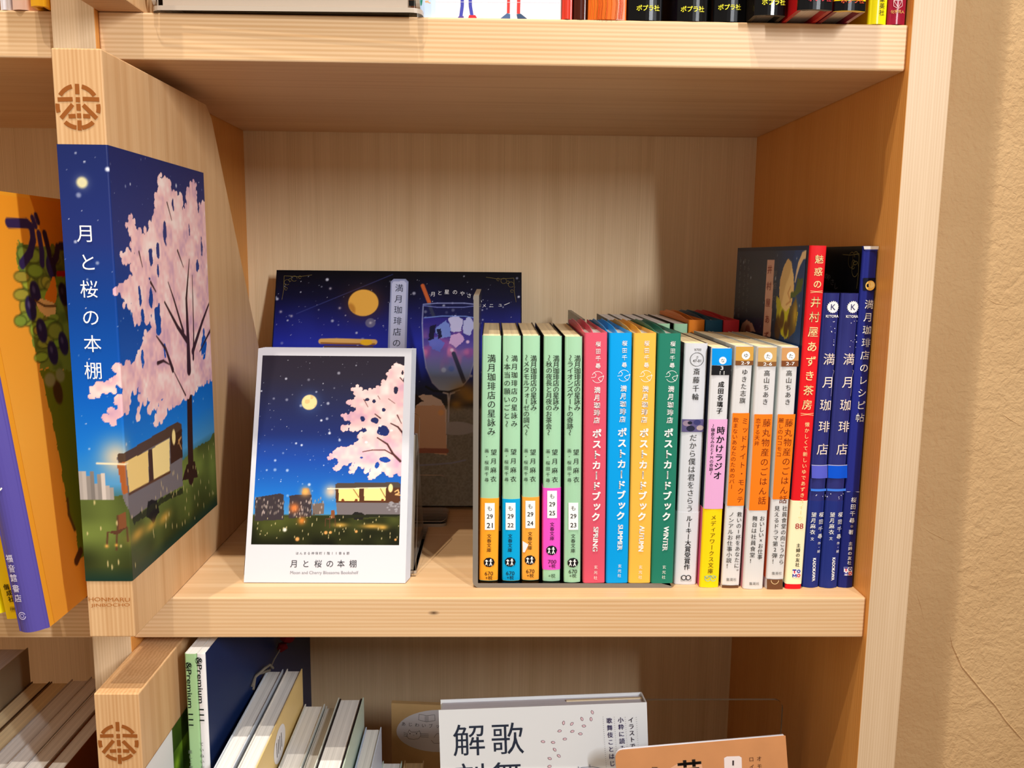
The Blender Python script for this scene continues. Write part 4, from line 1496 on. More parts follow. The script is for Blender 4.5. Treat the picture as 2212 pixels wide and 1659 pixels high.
# trailer
p_ = convc(*c6(850, 640))
cv.ell(p_[0], p_[1], 6, 6, (255, 206, 150), 0.8, 1, mm=True)
cv.poly(s6((885, 590), (905, 570), (1400, 562), (1442, 575), (1440, 835), (900, 838)), (112, 104, 106))
cv.poly(s6((885, 580), (905, 566), (1420, 560), (1442, 572), (1442, 604), (888, 612)), (78, 66, 58))
cv.poly(s6((888, 612), (1442, 604), (1442, 735), (890, 735)), (84, 50, 32))
cv.poly(s6((915, 618), (1090, 614), (1090, 718), (915, 720)), (250, 216, 132))
cv.poly(s6((1132, 612), (1316, 608), (1314, 716), (1132, 718)), (250, 220, 140))
for pts in (((1040, 618), (1088, 690)), ((1270, 612), (1314, 690)), ((820, 615), (1090, 612)), ((1065, 610), (1320, 606))):
    cv.line(s6(*pts), 0.5, (255, 240, 200) if pts[0][1] < 616 and pts[1][1] < 620 else (120, 80, 44))
for x in (950, 1065, 1290):
    cv.poly(s6((x - 15, 722), (x - 8, 700), (x + 8, 702), (x + 15, 722)), (120, 60, 30))
p_ = convc(*c6(1358, 610))
cv.ell(p_[0], p_[1], 1.4, 2.6, (252, 226, 150), 1, 0.3, mm=True)
cv.line(s6((1395, 640), (1420, 625), (1430, 650), (1400, 665), (1440, 670)), 0.8, (214, 170, 110))
cv.poly(s6((1020, 840), (1050, 815), (1110, 815), (1140, 840), (1120, 880), (1050, 880)), (30, 28, 26), wob=0.6)
cv.poly(s6((895, 838), (1440, 832), (1440, 850), (895, 868)), (34, 36, 22))
p_ = convc(*c6(1390, 770))
for k in range(22):
    cv.ell(p_[0] + (r_.rand() - 0.5) * 9, p_[1] + (r_.rand() - 0.5) * 6, 0.7, 0.5, (150, 146, 150), 0.9, 0.5, mm=True)
for q, a in (((930, 925), 6), ((1200, 935), 9), ((1290, 945), 4)):
    p_ = convc(*c6(*q))
    cv.ell(p_[0], p_[1], a, 2.0, (220, 170, 76), 0.8, 1, mm=True)
# empty chair in the lamp glow
cv.poly(s6((848, 800), (880, 795), (882, 862), (850, 868)), (128, 76, 46))
cv.poly(s6((800, 872), (850, 862), (886, 862), (838, 880)), (92, 58, 40))
for q0_, q1_ in (((803, 873), (800, 935)), ((838, 880), (838, 950)), ((884, 864), (888, 930))):
    cv.line(s6(q0_, q1_), 0.45, (92, 58, 40))
for q, rr_ in (((805, 990), 1.0), ((845, 988), 0.8), ((562, 1045), 1.2), ((1065, 980), 0.8), ((1400, 1050), 0.7), ((455, 965), 1.2)):
    p_ = convc(*c6(*q))
    cv.ell(p_[0], p_[1], rr_, rr_, (250, 170, 96) if q[0] != 455 else (240, 236, 226), 0.9, 0.8, mm=True)
for _ in range(60):
    p_ = (r_.rand() * pww, 3 + r_.rand() * (hz - 4))
    cv.ell(p_[0], p_[1], 0.22, 0.4 + r_.rand() * 0.5, (226, 206, 150), 0.8, 0.7, mm=True)
# blossom
crown = s5((1480, 1000), (1400, 968), (1370, 1010), (1340, 1040), (1310, 1110), (1260, 1170), (1190, 1195), (1130, 1212), (1080, 1150), (1058, 1190), (1035, 1190), (1080, 1262), (980, 1300), (1000, 1322), (1050, 1330), (1060, 1380), (945, 1410), (960, 1440), (1000, 1450), (1030, 1490), (930, 1510), (950, 1538), (1000, 1520), (1050, 1542), (1130, 1500), (1150, 1540), (1070, 1600))
crown += s6((1180, 160), (1060, 220), (1000, 270), (930, 260), (890, 300), (830, 340), (815, 370), (880, 350), (920, 380), (870, 440), (890, 465), (950, 420), (1000, 390), (1050, 380), (1010, 470), (1030, 475), (1080, 410), (1130, 440), (1140, 470), (1190, 440), (1210, 470), (1160, 520), (1190, 535), (1260, 500), (1290, 460), (1330, 510), (1400, 500), (1460, 490))
hol = [(*c5(1400, 1195), 1.4, 2.4), (*c5(1225, 1450), 2.4, 2), (*c5(1120, 1440), 1.6, 2), (*c5(1300, 1360), 1.2, 1.2), (*c5(1215, 1290), 1.2, 1.5), (*c5(1290, 1545), 4, 2.6), (*c5(1160, 1280), 1.4, 1.0), (*c6(1320, 370), 4, 1.8), (*c6(1245, 410), 1.6, 2.2), (*c6(1110, 350), 1.2, 0.8), (*c5(1460, 1040), 0.8, 1.6)]
cv.blossom(crown, 41, 2.4, hol)
for pts, w0, w1 in ((s5((1460, 1560), (1420, 1510), (1360, 1480)), 1.3, 0.7), (s5((1270, 1435), (1225, 1400)), 0.9, 0.6), (s5((1415, 1410), (1450, 1480)), 0.8, 0.4), (s5((1130, 1275), (1165, 1340)), 0.5, 0.3), (s5((1440, 1090), (1470, 1125)), 0.7, 0.5), (s6((1245, 180), (1330, 235), (1380, 320), (1440, 380)), 0.8, 1.6), (s6((1120, 300), (1200, 285), (1310, 285), (1370, 320)), 0.5, 0.8), (s5((1250, 1245), (1268, 1275)), 0.4, 0.3), (s5((1340, 1270), (1395, 1310)), 0.4, 0.3)):
    cv.line(pts, w0, (76, 44, 42), w1=w1)
for q in ((1365, 1540), (1270, 1500), (1150, 1640)):
    p_ = convc(*c5(*q))
    cv.ell(p_[0], p_[1], 0.9, 0.7, (255, 244, 240), 1, 0.4, mm=True)
cv.build('printed_picture', lambda X, Y: pc.o + (X + px0)[:, None] * pc.u + (Y + py0)[:, None] * pc.v + 0.08 * pc.n, front)
ik = Ink(pc, 0.08)
for i, ch in enumerate('ほんまる神保町1階11章6節'):
    u = 642 + i * 8.45
    ik.vert(ch, (u, 1195), (u, 1195), 1.9 if ord(ch) > 255 else 2.2, (84, 84, 90))
for ch, x in zip('月と桜の本棚', (535, 635, 740, 840, 935, 1038)):
    u, v = c6(x, 1254)
    ik.vert(ch, (u, v), (u, v), 4.9, (52, 52, 58))
ik.run('Moon and Cherry Blossoms Bookshelf', c6(503, 1334), c6(1083, 1334), (140, 140, 148))
ik.build('caption', front)

st = thing('acrylic_card_stand', 'clear acrylic stand holding up the stack of postcards', 'display stand', O + Uc * 50 - Nc * 14)
mb = MB()
kback = 11.2
ob = O - Nc * kback
sheet(mb, rrect(-3.5, 104.5, 4.2, 108, 4, corners=(0, 0, 1, 1)), lambda a, b, q: ob + a * Uc + b * Vc - q * Nc, 0, 2.0)
mb.build('back_plate', [ACR, LEDGE], st)
mb = MB()
g0 = ob + 0 * Uc
sheet(mb, [(-3.5, 1), (104.5, 1), (104.5, 92), (-3.5, 92)], lambda a, b, q: (bl + Uc * a + Nb * (b + 16))[:2].tolist() + [0.1 + q], 0, 2.0)
mb.build('base_plate', [ACR, LEDGE], st)
mb = MB()
for a in (1.0, 100.5):
    sheet(mb, [(12, 2.2), (88, 2.2), (46, 84), (41, 84)], lambda d_, z, q, a=a: (bl + Uc * (a + q) + Nb * (d_ + 6))[:2].tolist() + [z], 0, 2.0)
mb.build('side_rib', [ACR, LEDGE], st)

# ------------------------------------------------------------------ recipe book leaning face-out against the back
YB, YT, ZB, ZTOP = 178.0, 247.0, 3.4, 187.6
xl_, xr_ = -165.6, 41.0
Vr = np.array([0, YT - YB, ZTOP - ZB])
LR = np.linalg.norm(Vr)
Vr /= LR
Ur = np.array([1.0, 0, 0])
pr = Plane((xl_, YB, ZB), Ur, Vr)
rb = thing('recipe_book', 'navy recipe book with a moon and a cocktail glass leaning face-out against the back', 'book', (-60, 195, 0), 'copies of the full-moon recipe book')
WR = xr_ - xl_
mb = MB()
th_ = 9.0
NR = pr.n
pl3 = lambda a, b, q: pr.o + a * Ur + b * Vr - q * NR
mb.prism(rrect(0, WR, 0, LR, 2.0, 3), pl3, 0, 0.8)
mb.prism(rrect(0, WR, 0, LR, 2.0, 3), pl3, th_ - 0.8, th_)
mb.prism([(0, 0), (0.8, 0), (0.8, LR), (0, LR)], pl3, 0.8, th_ - 0.8)
mb.build('cover', mat('book_cover', (16, 16, 34), 0.3), rb)
mb = MB()
mb.prism([(1, 0.6), (WR - 1.2, 0.6), (WR - 1.2, LR - 0.6), (1, LR - 0.6)], pl3, 0.85, th_ - 0.85)
mb.build('pages', pages_mat('pages_white', PAPER['white']), rb)


def convr(u, v):
    return pr.px(u, v)


cv = Canvas(WR, LR, 0.55, convr)
cv.conv = lambda u, v: (convr(u, v)[0] - 0.4, convr(u, v)[1] - 0.4)
cv.w, cv.h = WR, LR
hb_ = convr(800, 960)[1]
yk = convr(1000, 880)[1]
cv.grad([(0, (156, 150, 134)), (yk - 2, (146, 140, 126)), (yk + 2, (44, 42, 40)), (yk + 14, (34, 40, 74)), (yk + 28, (30, 44, 150)), (convr(650, 740)[1], (34, 46, 168)), (convr(650, 700)[1], (28, 34, 124)), (convr(650, 640)[1], (14, 15, 48)), (LR, (8, 8, 14))])
nb = cv.noise(26, 12)
top_ = (cv.Y > yk + 10)
cv.mix(np.clip((nb - 0.55) * 3, 0, 1) * top_ * 0.28 * np.clip((LR - cv.Y) / 60, 0, 1), (44, 60, 180))
tab = (cv.Y <= yk).astype(float)
cv.mix(tab * (cv.noise(1.2, 3) - 0.2) * 0.35, (70, 66, 58))
cv.stars(240, yk + 20, LR - 4, 17, (220, 224, 240), 0.5)
for q in ((425, 523), (928, 492), (848, 325), (516, 560)):
    p_ = cv.conv(*c5(*q))
    cv.ell(p_[0], p_[1], 1.5, 1.5, (220, 210, 220), 0.8, 1, mm=True)
cv.line(s5((560, 540), (1380, 205)), 0.7, (70, 80, 150), 0.6)
mo = cv.conv(*c5(1130, 447))
cv.ell(mo[0], mo[1], 20, 18, (120, 66, 20), 0.75, 1, mm=True)
cv.ell(mo[0], mo[1], 12.6, 11.6, (238, 178, 76), 1, 0.06, mm=True)
d_ = np.hypot((cv.X - mo[0]) / 12.2, (cv.Y - mo[1]) / 11.2) < 1
cv.mix(d_ * np.clip((cv.noise(9, 16) - 0.5) * 5, 0, 1) * 0.65, (176, 112, 40))
p_ = cv.conv(*c5(1190, 618))
cv.ell(p_[0], p_[1], 4.2, 4.0, (120, 116, 140), 0.8, 0.2, mm=True)
cv.ell(p_[0], p_[1], 1.5, 1.5, (220, 214, 220), 0.8, 1, mm=True)
# pancake edge behind the postcard
cv.line(s5((770, 775), (900, 772), (1225, 782)), 4.6, (228, 178, 104))
cv.line(s5((770, 790), (900, 795), (1225, 800)), 1.4, (150, 96, 44))
cv.ell(*cv.conv(*c5(1155, 785)), 5, 2.6, (246, 190, 40), 1, 0.3, mm=True)
cv.poly(s5((790, 830), (1215, 830), (1215, 815), (790, 810)), (90, 66, 70))
# title strip
cv.poly(s5((1385, 245), (1490, 245), (1513, 268), (1490, 1000), (1460, 1000), (1330, 1000), (1362, 268)), (150, 158, 196))
cv.poly(s5((1390, 262), (1482, 262), (1497, 280), (1478, 1000), (1348, 1000), (1376, 280)), (196, 202, 232))
# cocktail glass
p2c = lambda x, y: zoom(840, 760, 3.073)(x, y)
body = s5((1640, 470), (1632, 620), (1640, 830), (1665, 1000), (1720, 1130), (1790, 1200), (1870, 1215), (1950, 1190), (2030, 1090), (2080, 930), (2103, 700), (2108, 470))
bm = cv.inside(cv.P(body))
cv.mix(bm * 0.55, (22, 26, 70))
yl = cv.conv(*c5(1800, 575))[1]
yb_ = cv.conv(*c5(1800, 1200))[1]
tq = np.clip((yl - cv.Y) / (yl - yb_), 0, 1)
liq = bm * (cv.Y < yl)
colr = np.stack([np.interp(tq, [0, .3, .5, .75, 1], q) for q in ((44, 72, 120, 128, 172), (36, 60, 100, 150, 188), (132, 150, 178, 204, 212))], -1)
cv.img = cv.img * (1 - liq[..., None]) + colr * liq[..., None]
nz = cv.noise(9, 44)
cv.mix(liq * np.clip((nz - 0.5) * 4, 0, 1) * np.clip(1 - abs(tq - 0.4) * 3, 0, 1) * 0.8, (166, 84, 160))
cv.mix(liq * np.clip((cv.noise(7, 45) - 0.55) * 5, 0, 1) * np.clip(1 - abs(tq - 0.45) * 3, 0, 1) * 0.8, (226, 130, 176))
for pts, c in ((((1750, 640), (1830, 600), (1880, 660), (1870, 730), (1790, 750), (1740, 700)), (120, 146, 220)), (((1850, 590), (1910, 548), (1985, 590), (1970, 680), (1890, 690)), (206, 206, 240)), (((1985, 600), (2050, 570), (2080, 640), (2040, 730), (1985, 700)), (190, 196, 236)), (((1870, 720), (1960, 700), (1985, 770), (1920, 830), (1860, 790)), (216, 176, 222)), (((1680, 760), (1760, 740), (1820, 790), (1790, 860), (1710, 840)), (96, 112, 206)), (((1700, 640), (1745, 620), (1730, 760), (1680, 770)), (20, 20, 50)), (((1750, 680), (1785, 660), (1800, 740), (1770, 760)), (18, 20, 50))):
    cv.poly(s5(*pts), c, 0.92, wob=2)
for q, r_2, c in (((2020, 780), 1.4, (255, 220, 240)), ((1885, 850), 1.4, (240, 220, 240)), ((1815, 1020), 2, (200, 220, 250)), ((1880, 1010), 2.4, (90, 120, 200))):
    p_ = cv.conv(*c5(*q))
    cv.ell(p_[0], p_[1], r_2, r_2, c, 0.8, 0.6, mm=True)
cv.line(s5((1635, 300), (1690, 440)), 3.2, (196, 96, 50))
cv.line(s5((1690, 460), (1730, 560)), 2.8, (50, 56, 84))
cv.line(s5((1900, 880), (1990, 1120)), 3.4, (54, 60, 92))
cv.line(body, 0.8, (170, 176, 214), 0.9)
cv.line(s5((1640, 460), (1760, 450), (1990, 450), (2108, 462)), 0.8, (150, 160, 214))
cv.line(s5((1640, 470), (1760, 485), (1990, 485), (2108, 470)), 0.7, (120, 130, 200))
cv.line(s5((1650, 575), (1800, 560), (2000, 562), (2098, 578)), 0.8, (120, 150, 230))
cv.line([p2c(250, 228), p2c(300, 256), p2c(400, 264), p2c(500, 232)], 1.8, (22, 24, 40))
cv.line([p2c(365, 268), p2c(395, 275), p2c(400, 340), p2c(396, 500)], 1.2, (206, 206, 216))
cv.line([p2c(440, 268), p2c(410, 278), p2c(402, 340), p2c(398, 500)], 1.0, (190, 190, 200))
q0 = cv.conv(*p2c(450, 505))
cv.ell(q0[0], q0[1], 16, 5.5, (176, 172, 172), 0.9, 0.1, mm=True)
# blurred cup, cake and plate
for q, a in (((505, 255), 15), ((545, 300), 10), ((450, 345), 8)):
    p_ = cv.conv(*p2c(*q))
    cv.ell(p_[0], p_[1], a, a * 0.7, (190, 140, 50), 0.75, 1, mm=True)
cv.poly([p2c(*q) for q in ((160, 460), (185, 300), (225, 278), (290, 285), (350, 320), (385, 380), (388, 680), (240, 660), (150, 640))], (232, 212, 198), wob=1)
cv.poly([p2c(*q) for q in ((178, 352), (375, 352), (388, 680), (240, 660), (150, 640))], (226, 184, 148), wob=1)
cv.line([p2c(150, 655), p2c(240, 652), p2c(385, 655)], 4, (168, 104, 80))
cv.poly([p2c(*q) for q in ((155, 258), (230, 320), (180, 350), (165, 440), (140, 440))], (44, 22, 20), wob=2)
cv.line([p2c(150, 752), p2c(300, 745), p2c(420, 735), p2c(510, 716)], 1.2, (150, 150, 166))
cv.ell(*cv.conv(*p2c(350, 400)), 2.4, 2.4, (250, 190, 120), 0.7, 0.6, mm=True)
cv.mix(((cv.X < 0.8) | (cv.X > WR - 0.8) | (cv.Y > LR - 1.0)) * 0.8, (10, 10, 16))
cv.build('printed_cover', lambda X, Y: pr.o + X[:, None] * pr.u + Y[:, None] * pr.v + 0.05 * pr.n, rb)
ik = Ink(pr, 0.15)
ik.vert('満月珈琲店のレシピ帖', c5(1432, 325), (852, 838), 7.2, (44, 48, 70))
for ch, q in zip('月と星のやさしい', ((1720, 377), (1778, 366), (1838, 358), (1907, 360), (1970, 372), (2028, 390), (2076, 412), (2118, 436))):
    ik.vert(ch, c5(*q), c5(*q), 4.4, (236, 236, 240))
for ch, q in zip('メニュー', ((165, 462), (238, 462), (320, 458), (392, 448))):
    u, v = zoom(1010, 560, 4.608)(*q)
    ik.vert('−' if ch == 'ー' else ch, (u, v), (u, v), 4.0, (236, 236, 240)) if ch != 'ー' else ik.line([(u - 6, v + 2), (u + 6, v - 3)], 1.2, (236, 236, 240))
GLD = (112, 98, 56)
for sx, (ux, uy) in ((1, (612, 596)), (-1, (1112, 601))):
    for dx, dy, r in ((8, 14, 6), (24, 6, 6), (15, 9, 3), (36, 3, 3), (6, 28, 3)):
        ik.ring(ux + sx * dx, uy + dy, r, 0.8, GLD, 0, 320)
    ik.line([(ux + sx * 62, uy - 2), (ux + sx * 35, uy + 2), (ux + sx * 2, uy), (ux + sx * 1, uy + 30), (ux + sx * -3, uy + 52)], 0.9, GLD)
ik.build('cover_lettering', rb)

rs = thing('acrylic_book_stand', 'small clear acrylic stand at the foot of the face-out recipe book', 'display stand', (-60, 180, 0))
mb = MB()
sheet(mb, rrect(-112, -17, 134, 176, 5), lambda a, b, q: (a, b, 0.1 + q), 0, 2.4)
mb.build('base_plate', [ACR, LEDGE], rs)
for x0 in (-112, -44):
    mb = MB()
    sheet(mb, rrect(x0, x0 + 27, 0, 34, 5), lambda a, b, q: (a, 138 + b * 0.22 + q, 2.6 + b), 0, 2.2)
    mb.build('front_lip', [ACR, LEDGE], rs)

# ------------------------------------------------------------------ compartment to the left of the divider
YEL = (246, 206, 10)


def tilted(x_foot, y, w, lean, z=0.0):
    """book tipping to the left, standing on its left foot edge"""
    return Frame((x_foot, y, z + 0.15), lean)


la = math.radians(-6.7)
T = tilted(-235.4, -46.5, 16.2, la)
th, ik = book('picture_book', 'large orange picture book with a purple spine leaning left of the cherry tree block', T, 16.2, 205, 232, (86, 76, 158), (236, 164, 44), 'white', None, None, inset=3, t=2.4, bulge=3.2, gloss=0.35, names=('hard_cover', 'pages', 'paper_band'))
ik.pl.bow = (16.2, 3.2)
cE = zoom(0, 1000, 4.148)
for ch, q in zip('福音館書店', ((112, 838), (132, 928), (150, 1012), (170, 1105), (190, 1192))):
    ik.vert(ch, cE(*q), cE(*q), 4.4, (226, 218, 240), 0.02)
ik.ring(*cE(228, 1348), 8, 2.0, (200, 190, 230), 20, 350)
ik.ring(*cE(228, 1348), 4, 1.6, (180, 170, 220))
ik.vert('し', cE(8, 195), cE(8, 195), 6, WHITE, 0.02)
ik.build('spine_lettering', th)
pc = Plane(T(16.25, 6, 0), T.D, T.H)
cv = Canvas(190, 230, 0.8, lambda u, v: pc.px(u, v))
cv.grad([(0, (230, 156, 50)), (110, (236, 172, 66)), (230, (238, 158, 40))])
cv.mix((cv.noise(30, 3) - 0.3) * 0.25, (226, 140, 30))
cB, cC = zoom(0, 380, 3.95), zoom(0, 800, 2.764)
bush = [cB(*q) for q in ((140, 575), (180, 570), (260, 600), (330, 610), (440, 610), (530, 600), (700, 590), (900, 700), (900, 1659), (345, 1659), (300, 1480), (260, 1290), (240, 1150), (200, 900), (150, 760))]
bush2 = [cC(*q) for q in ((240, 0), (600, 0), (600, 1130), (470, 1120), (450, 940), (405, 850), (395, 760), (350, 500), (310, 290))]
cv.poly(bush, (120, 142, 54), wob=4)
cv.poly(bush2, (104, 118, 26), wob=2)
cv.mix(cv.inside(cv.P(bush)) * np.clip((cv.noise(7, 9) - 0.45) * 3, 0, 1) * 0.5, (66, 84, 30))
r_ = np.random.RandomState(2)
for _ in range(42):
    q = cB(170 + r_.rand() * 340, 640 + r_.rand() * 950)
    p_ = cv.conv(*q)
    a, b = 5 + r_.rand() * 5, 3 + r_.rand() * 3
    cv.ell(p_[0], p_[1], a, b, (60, 74, 30), 0.8, 0.3, mm=True)
    cv.ell(p_[0], p_[1], a - 0.9, b - 0.9, (126 + r_.rand() * 50, 150 + r_.rand() * 36, 60), 0.95, 0.3, mm=True)
for q in ((300, 1000), (262, 1130), (355, 1320), (450, 1510), (540, 1010), (435, 780), (540, 1430)):
    p_ = cv.conv(*cB(*q))
    cv.ell(p_[0], p_[1], 5.4, 7.0, (40, 34, 74), 1, 0.2, mm=True)
    cv.ell(p_[0] - 1, p_[1] + 2, 1.6, 2, (96, 90, 130), 0.7, 0.7, mm=True)
cv.poly([cB(*q) for q in ((380, 1040), (440, 870), (465, 860), (485, 1000), (475, 1090), (420, 1080))], (232, 128, 30), wob=1)
cv.poly([cB(*q) for q in ((295, 1060), (380, 1050), (480, 1100), (470, 1180), (400, 1205), (340, 1160))], (240, 196, 120), wob=1)
cv.line([cB(*q) for q in ((295, 1060), (380, 1110), (475, 1110))], 1.2, (80, 50, 24))
cv.poly([cB(*q) for q in ((478, 810), (540, 800), (640, 810), (640, 860), (480, 858))], (190, 30, 24), wob=1)
NV = (48, 38, 84)
cv.line([cB(*q) for q in ((68, 402), (230, 405), (268, 440), (282, 540), (255, 660), (185, 755))], 5.6, NV)
for pts in (((275, 360), (300, 425)), ((305, 340), (322, 390))):
    cv.line([cB(*q) for q in pts], 4.2, NV)
for pts in (((330, 495), (355, 640), (358, 750)), ((380, 495), (415, 640), (435, 820)), ((435, 770), (480, 690), (490, 610)), ((515, 600), (545, 600))):
    cv.line([cB(*q) for q in pts], 5.0, NV)
p_ = cv.conv(*cC(345, 130))
cv.ell(p_[0], p_[1], 5, 7, (70, 44, 24), 0.95, 0.3, mm=True)
cv.ell(p_[0] - 6, p_[1] + 8, 6, 4, (150, 150, 110), 0.8, 0.4, mm=True)
cv.ell(p_[0] + 6, p_[1] + 9, 5, 4, (150, 150, 110), 0.8, 0.4, mm=True)
cv.line([cC(*q) for q in ((402, 770), (410, 860), (445, 950))], 2.4, (90, 66, 30))
cv.line([cC(*q) for q in ((455, 1140), (480, 1080))], 5, (80, 48, 26))
cv.build('printed_cover', lambda X, Y: pc.o + X[:, None] * pc.u + Y[:, None] * pc.v + 0.12 * pc.n, th)

T = tilted(-250.6, -31, 9.5, math.radians(-7.6))
th, ik = book('picture_book', 'slim yellow picture book leaning against the purple spine', T, 11.6, 200, 225, YEL, YEL, 'white', None, None, inset=3, t=2, bulge=0.8)
for ch, q in zip('偕成社', ((66, 1105), (92, 1158), (110, 1214))):
    ik.vert(ch, cE(*q), cE(*q), 3.4, (60, 50, 10), 0.02)
ik.rect(*cE(98, 1280), *cE(150, 1318), (206, 170, 30))
ik.run('100', cE(104, 1300), cE(145, 1300), (60, 50, 10))
ik.build('spine_lettering', th)
T = tilted(-266.8, -27, 12, math.radians(-9.4))
th, ik = book('picture_book', 'yellow picture book with green board edges at the far left', T, 13.6, 200, 222, (238, 222, 12), (60, 140, 90), 'white', None, None, inset=3, t=2, bulge=0.8)

# ------------------------------------------------------------------ compartment below, left of the divider: books seen from above
ZF = -PITCHZ            # shelf the lower books stand on
LOW = [
    (-372, -342, 150, -103, (150, 132, 104), 'grey', 200, 'thick grey-brown book in the lower left compartment'),
    (-341, -327, 150, -131, (96, 72, 50), 'cream', 190, 'cream paged book beside the grey-brown book in the lower left compartment'),
    (-326, -311, 150, -131, (120, 90, 60), 'cream', 190, 'cream paged book second after the grey-brown book in the lower left compartment'),
    (-310, -296, 150, -129, (196, 190, 186), 'white', 200, 'white paged book with a pale cover in the lower left compartment'),
    (-295, -283, 150, -127, (206, 200, 196), 'white', 200, 'white paged book leaning on nothing, third from the divider in the lower left compartment'),
    (-282, -270, 150, -127, (226, 224, 222), 'white', 205, 'white paged book second from the divider in the lower left compartment'),
    (-269, -257, 150, -128, (116, 66, 36), 'white', 205, 'white paged book with a dark brown photograph cover nearest the divider'),
]
for (x0, x1, yf, zt, c, pp, dep, lb) in LOW:
    T = Frame((x0, yf - dep, ZF + 0.1))
    book('standing_book', lb.replace(' leaning on nothing,', ','), T, x1 - x0, dep, zt - ZF, c, c, pp, None, 'books in the lower left compartment', inset=0.8, bulge=0.4)

# ------------------------------------------------------------------ compartment below the postcards
c8 = zoom(340, 1360, 3.568)
g_ = [at(u, 1415, y=-8)[0] for u in (398, 424.5, 443)]
HM = at(420, 1413, y=-8)[2] - ZF
for x0, x1, sp, sd, lb, pts, sub in (
    (g_[0], g_[1] - 0.1, (164, 204, 150), (232, 236, 226), 'slim pale green magazine next to the lower sign block', ((242, 250), (262, 738)), ('楽しく気', (255, 940), (262, 1060))),
    (g_[1], g_[2], (236, 236, 238), (22, 40, 84), 'slim white-spined magazine with a navy cover', ((322, 212), (346, 702)), ('ていねいな', (343, 880), (350, 1060))),
):
    T = Frame((x0, -8, ZF + 0.1), 0, math.radians(-2.2))
    th, ik = book('magazine', lb, T, x1 - x0, 236, HM, sp, (236, 236, 232) if sp[0] < 200 else (230, 230, 230), 'white', None, 'slim magazines beside the lower sign block', inset=0.2, t=0.35, bulge=0.1, back=sd)
    ik.run('&Premium 111', c8(*pts[0]), c8(*pts[1]), (30, 40, 34), 0.01, 10.5)
    a_ = c8(pts[0][0] - 2, pts[0][1] + 26)
    ik.ring(a_[0], a_[1], 7.2, 0.9, (30, 40, 34))
    ik.vert(sub[0], c8(*sub[1]), c8(*sub[2]), 2.6, (110, 120, 110))
    ik.build('spine_lettering', th)

NEAR = [
    # far-left px, far-right px, far v, far y, colour, right cover, paper, depth, label
    (578, 612, 1446, 100, (206, 214, 224), (206, 214, 224), 'white', 128, 'white paged book with ribbon markers beside the navy magazine cover'),
    (620, 653, 1445, 100, (240, 236, 228), (236, 206, 140), 'white', 128, 'white paged book with a cream right cover and an oval sticker'),
    (659, 702, 1521, 96, (214, 214, 206), (206, 210, 206), 'white', 122, 'thick paperback of several sections between the cream cover and the tall thin book'),
    (705, 727, 1525, 96, (196, 194, 186), (196, 194, 186), 'white', 122, 'thin white paperback left of the upright hardback'),
    (731, 786, 1507, 94, (212, 216, 206), (196, 212, 196), 'white', 120, 'upright hardback with dark endpapers seen from above'),
    (790, 824, 1571, 88, (190, 206, 230), (206, 214, 230), 'white', 106, 'pale blue pocket book seen from above'),
    (827, 869, 1644, 96, (206, 226, 214), (206, 226, 214), 'white', 106, 'low mint white pocket book in front of the kraft paper bag'),
    (874, 916, 1643, 96, (216, 190, 146), (216, 190, 146), 'cream', 106, 'low tan pocket book in front of the kraft paper bag'),
]
for (ul, ur, v, yf, c, rc_, pp, dep, lb) in NEAR:
    a, b = at(ul, v, y=yf), at(ur, v, y=yf)
    T = Frame((a[0], yf - dep, ZF + 0.1))
    w = b[0] - a[0]
    hgt = (a[2] + b[2]) / 2 - ZF
    th, ik = book('standing_book', lb, T, w, dep, hgt, c, c, pp, None, 'books in the lower middle compartment', inset=1.2, bulge=0.5, t=0.7, back=rc_)
    if lb.startswith('upright hardback'):
        mb = MB()
        for a0 in (1.2, w - 2.2):
            mb.box(a0, a0 + 1.0, 2, dep - 1, hgt - 6, hgt - 0.4, 0, T)
        mb.build('endpapers', mat('book_cover', (40, 34, 34)), th)
    if 'oval sticker' in lb:
        ps = Plane(T(w + 0.05, 0, 0), T.D, T.H)
        ik = Ink(ps, 0.1)
        u, v2 = c8(942, 880)
        cpt = ps.px(u, v2)
        ik.put([(cpt[0] + 15 * math.cos(t_), cpt[1] + 11 * math.sin(t_)) for t_ in np.linspace(0, 6.283, 24, False)], [tuple(range(24))], (240, 238, 240))
        for q in range(4):
            ik.put([(cpt[0] - 8 + q * 4, cpt[1] - 5), (cpt[0] - 6.6 + q * 4, cpt[1] - 5), (cpt[0] - 6.6 + q * 4, cpt[1] + 5), (cpt[0] - 8 + q * 4, cpt[1] + 5)], [(0, 1, 2, 3)], (130, 50, 60))
        ik.build('oval_sticker', th)
    if 'ribbon' in lb:
        mb = MB()
        for pts in (((590, 1443), (583, 1436), (572, 1444), (552, 1462), (545, 1482)), ((583, 1448), (570, 1452), (552, 1458), (547, 1490)), ((545, 1500), (535, 1495), (527, 1510), (524, 1530))):
            mb.tube([at(u, v2, y=96 - 8 * i) for i, (u, v2) in enumerate(pts)], 0.9, 6)
        mb.tube([at(582, 1447, y=98), at(592, 1425, y=112), at(604, 1404, y=125)], 0.6, 6)
        mb.build('ribbon_marker', mat('ribbon', (120, 112, 100), 0.8), th)
mb = MB()
mb.tube([at(u, v, y=128) for u, v in ((604, 1404), (612, 1395), (618, 1380), (624, 1366), (630, 1352))], [2.5, 4, 5.5, 6, 5], 8)
tag(mb.build('cloth_tassel', mat('tassel', (110, 24, 30), 0.9), None, at(604, 1404, y=128)), 'dark red cloth tassel hanging in the shade behind the ribbon markers', 'tassel')

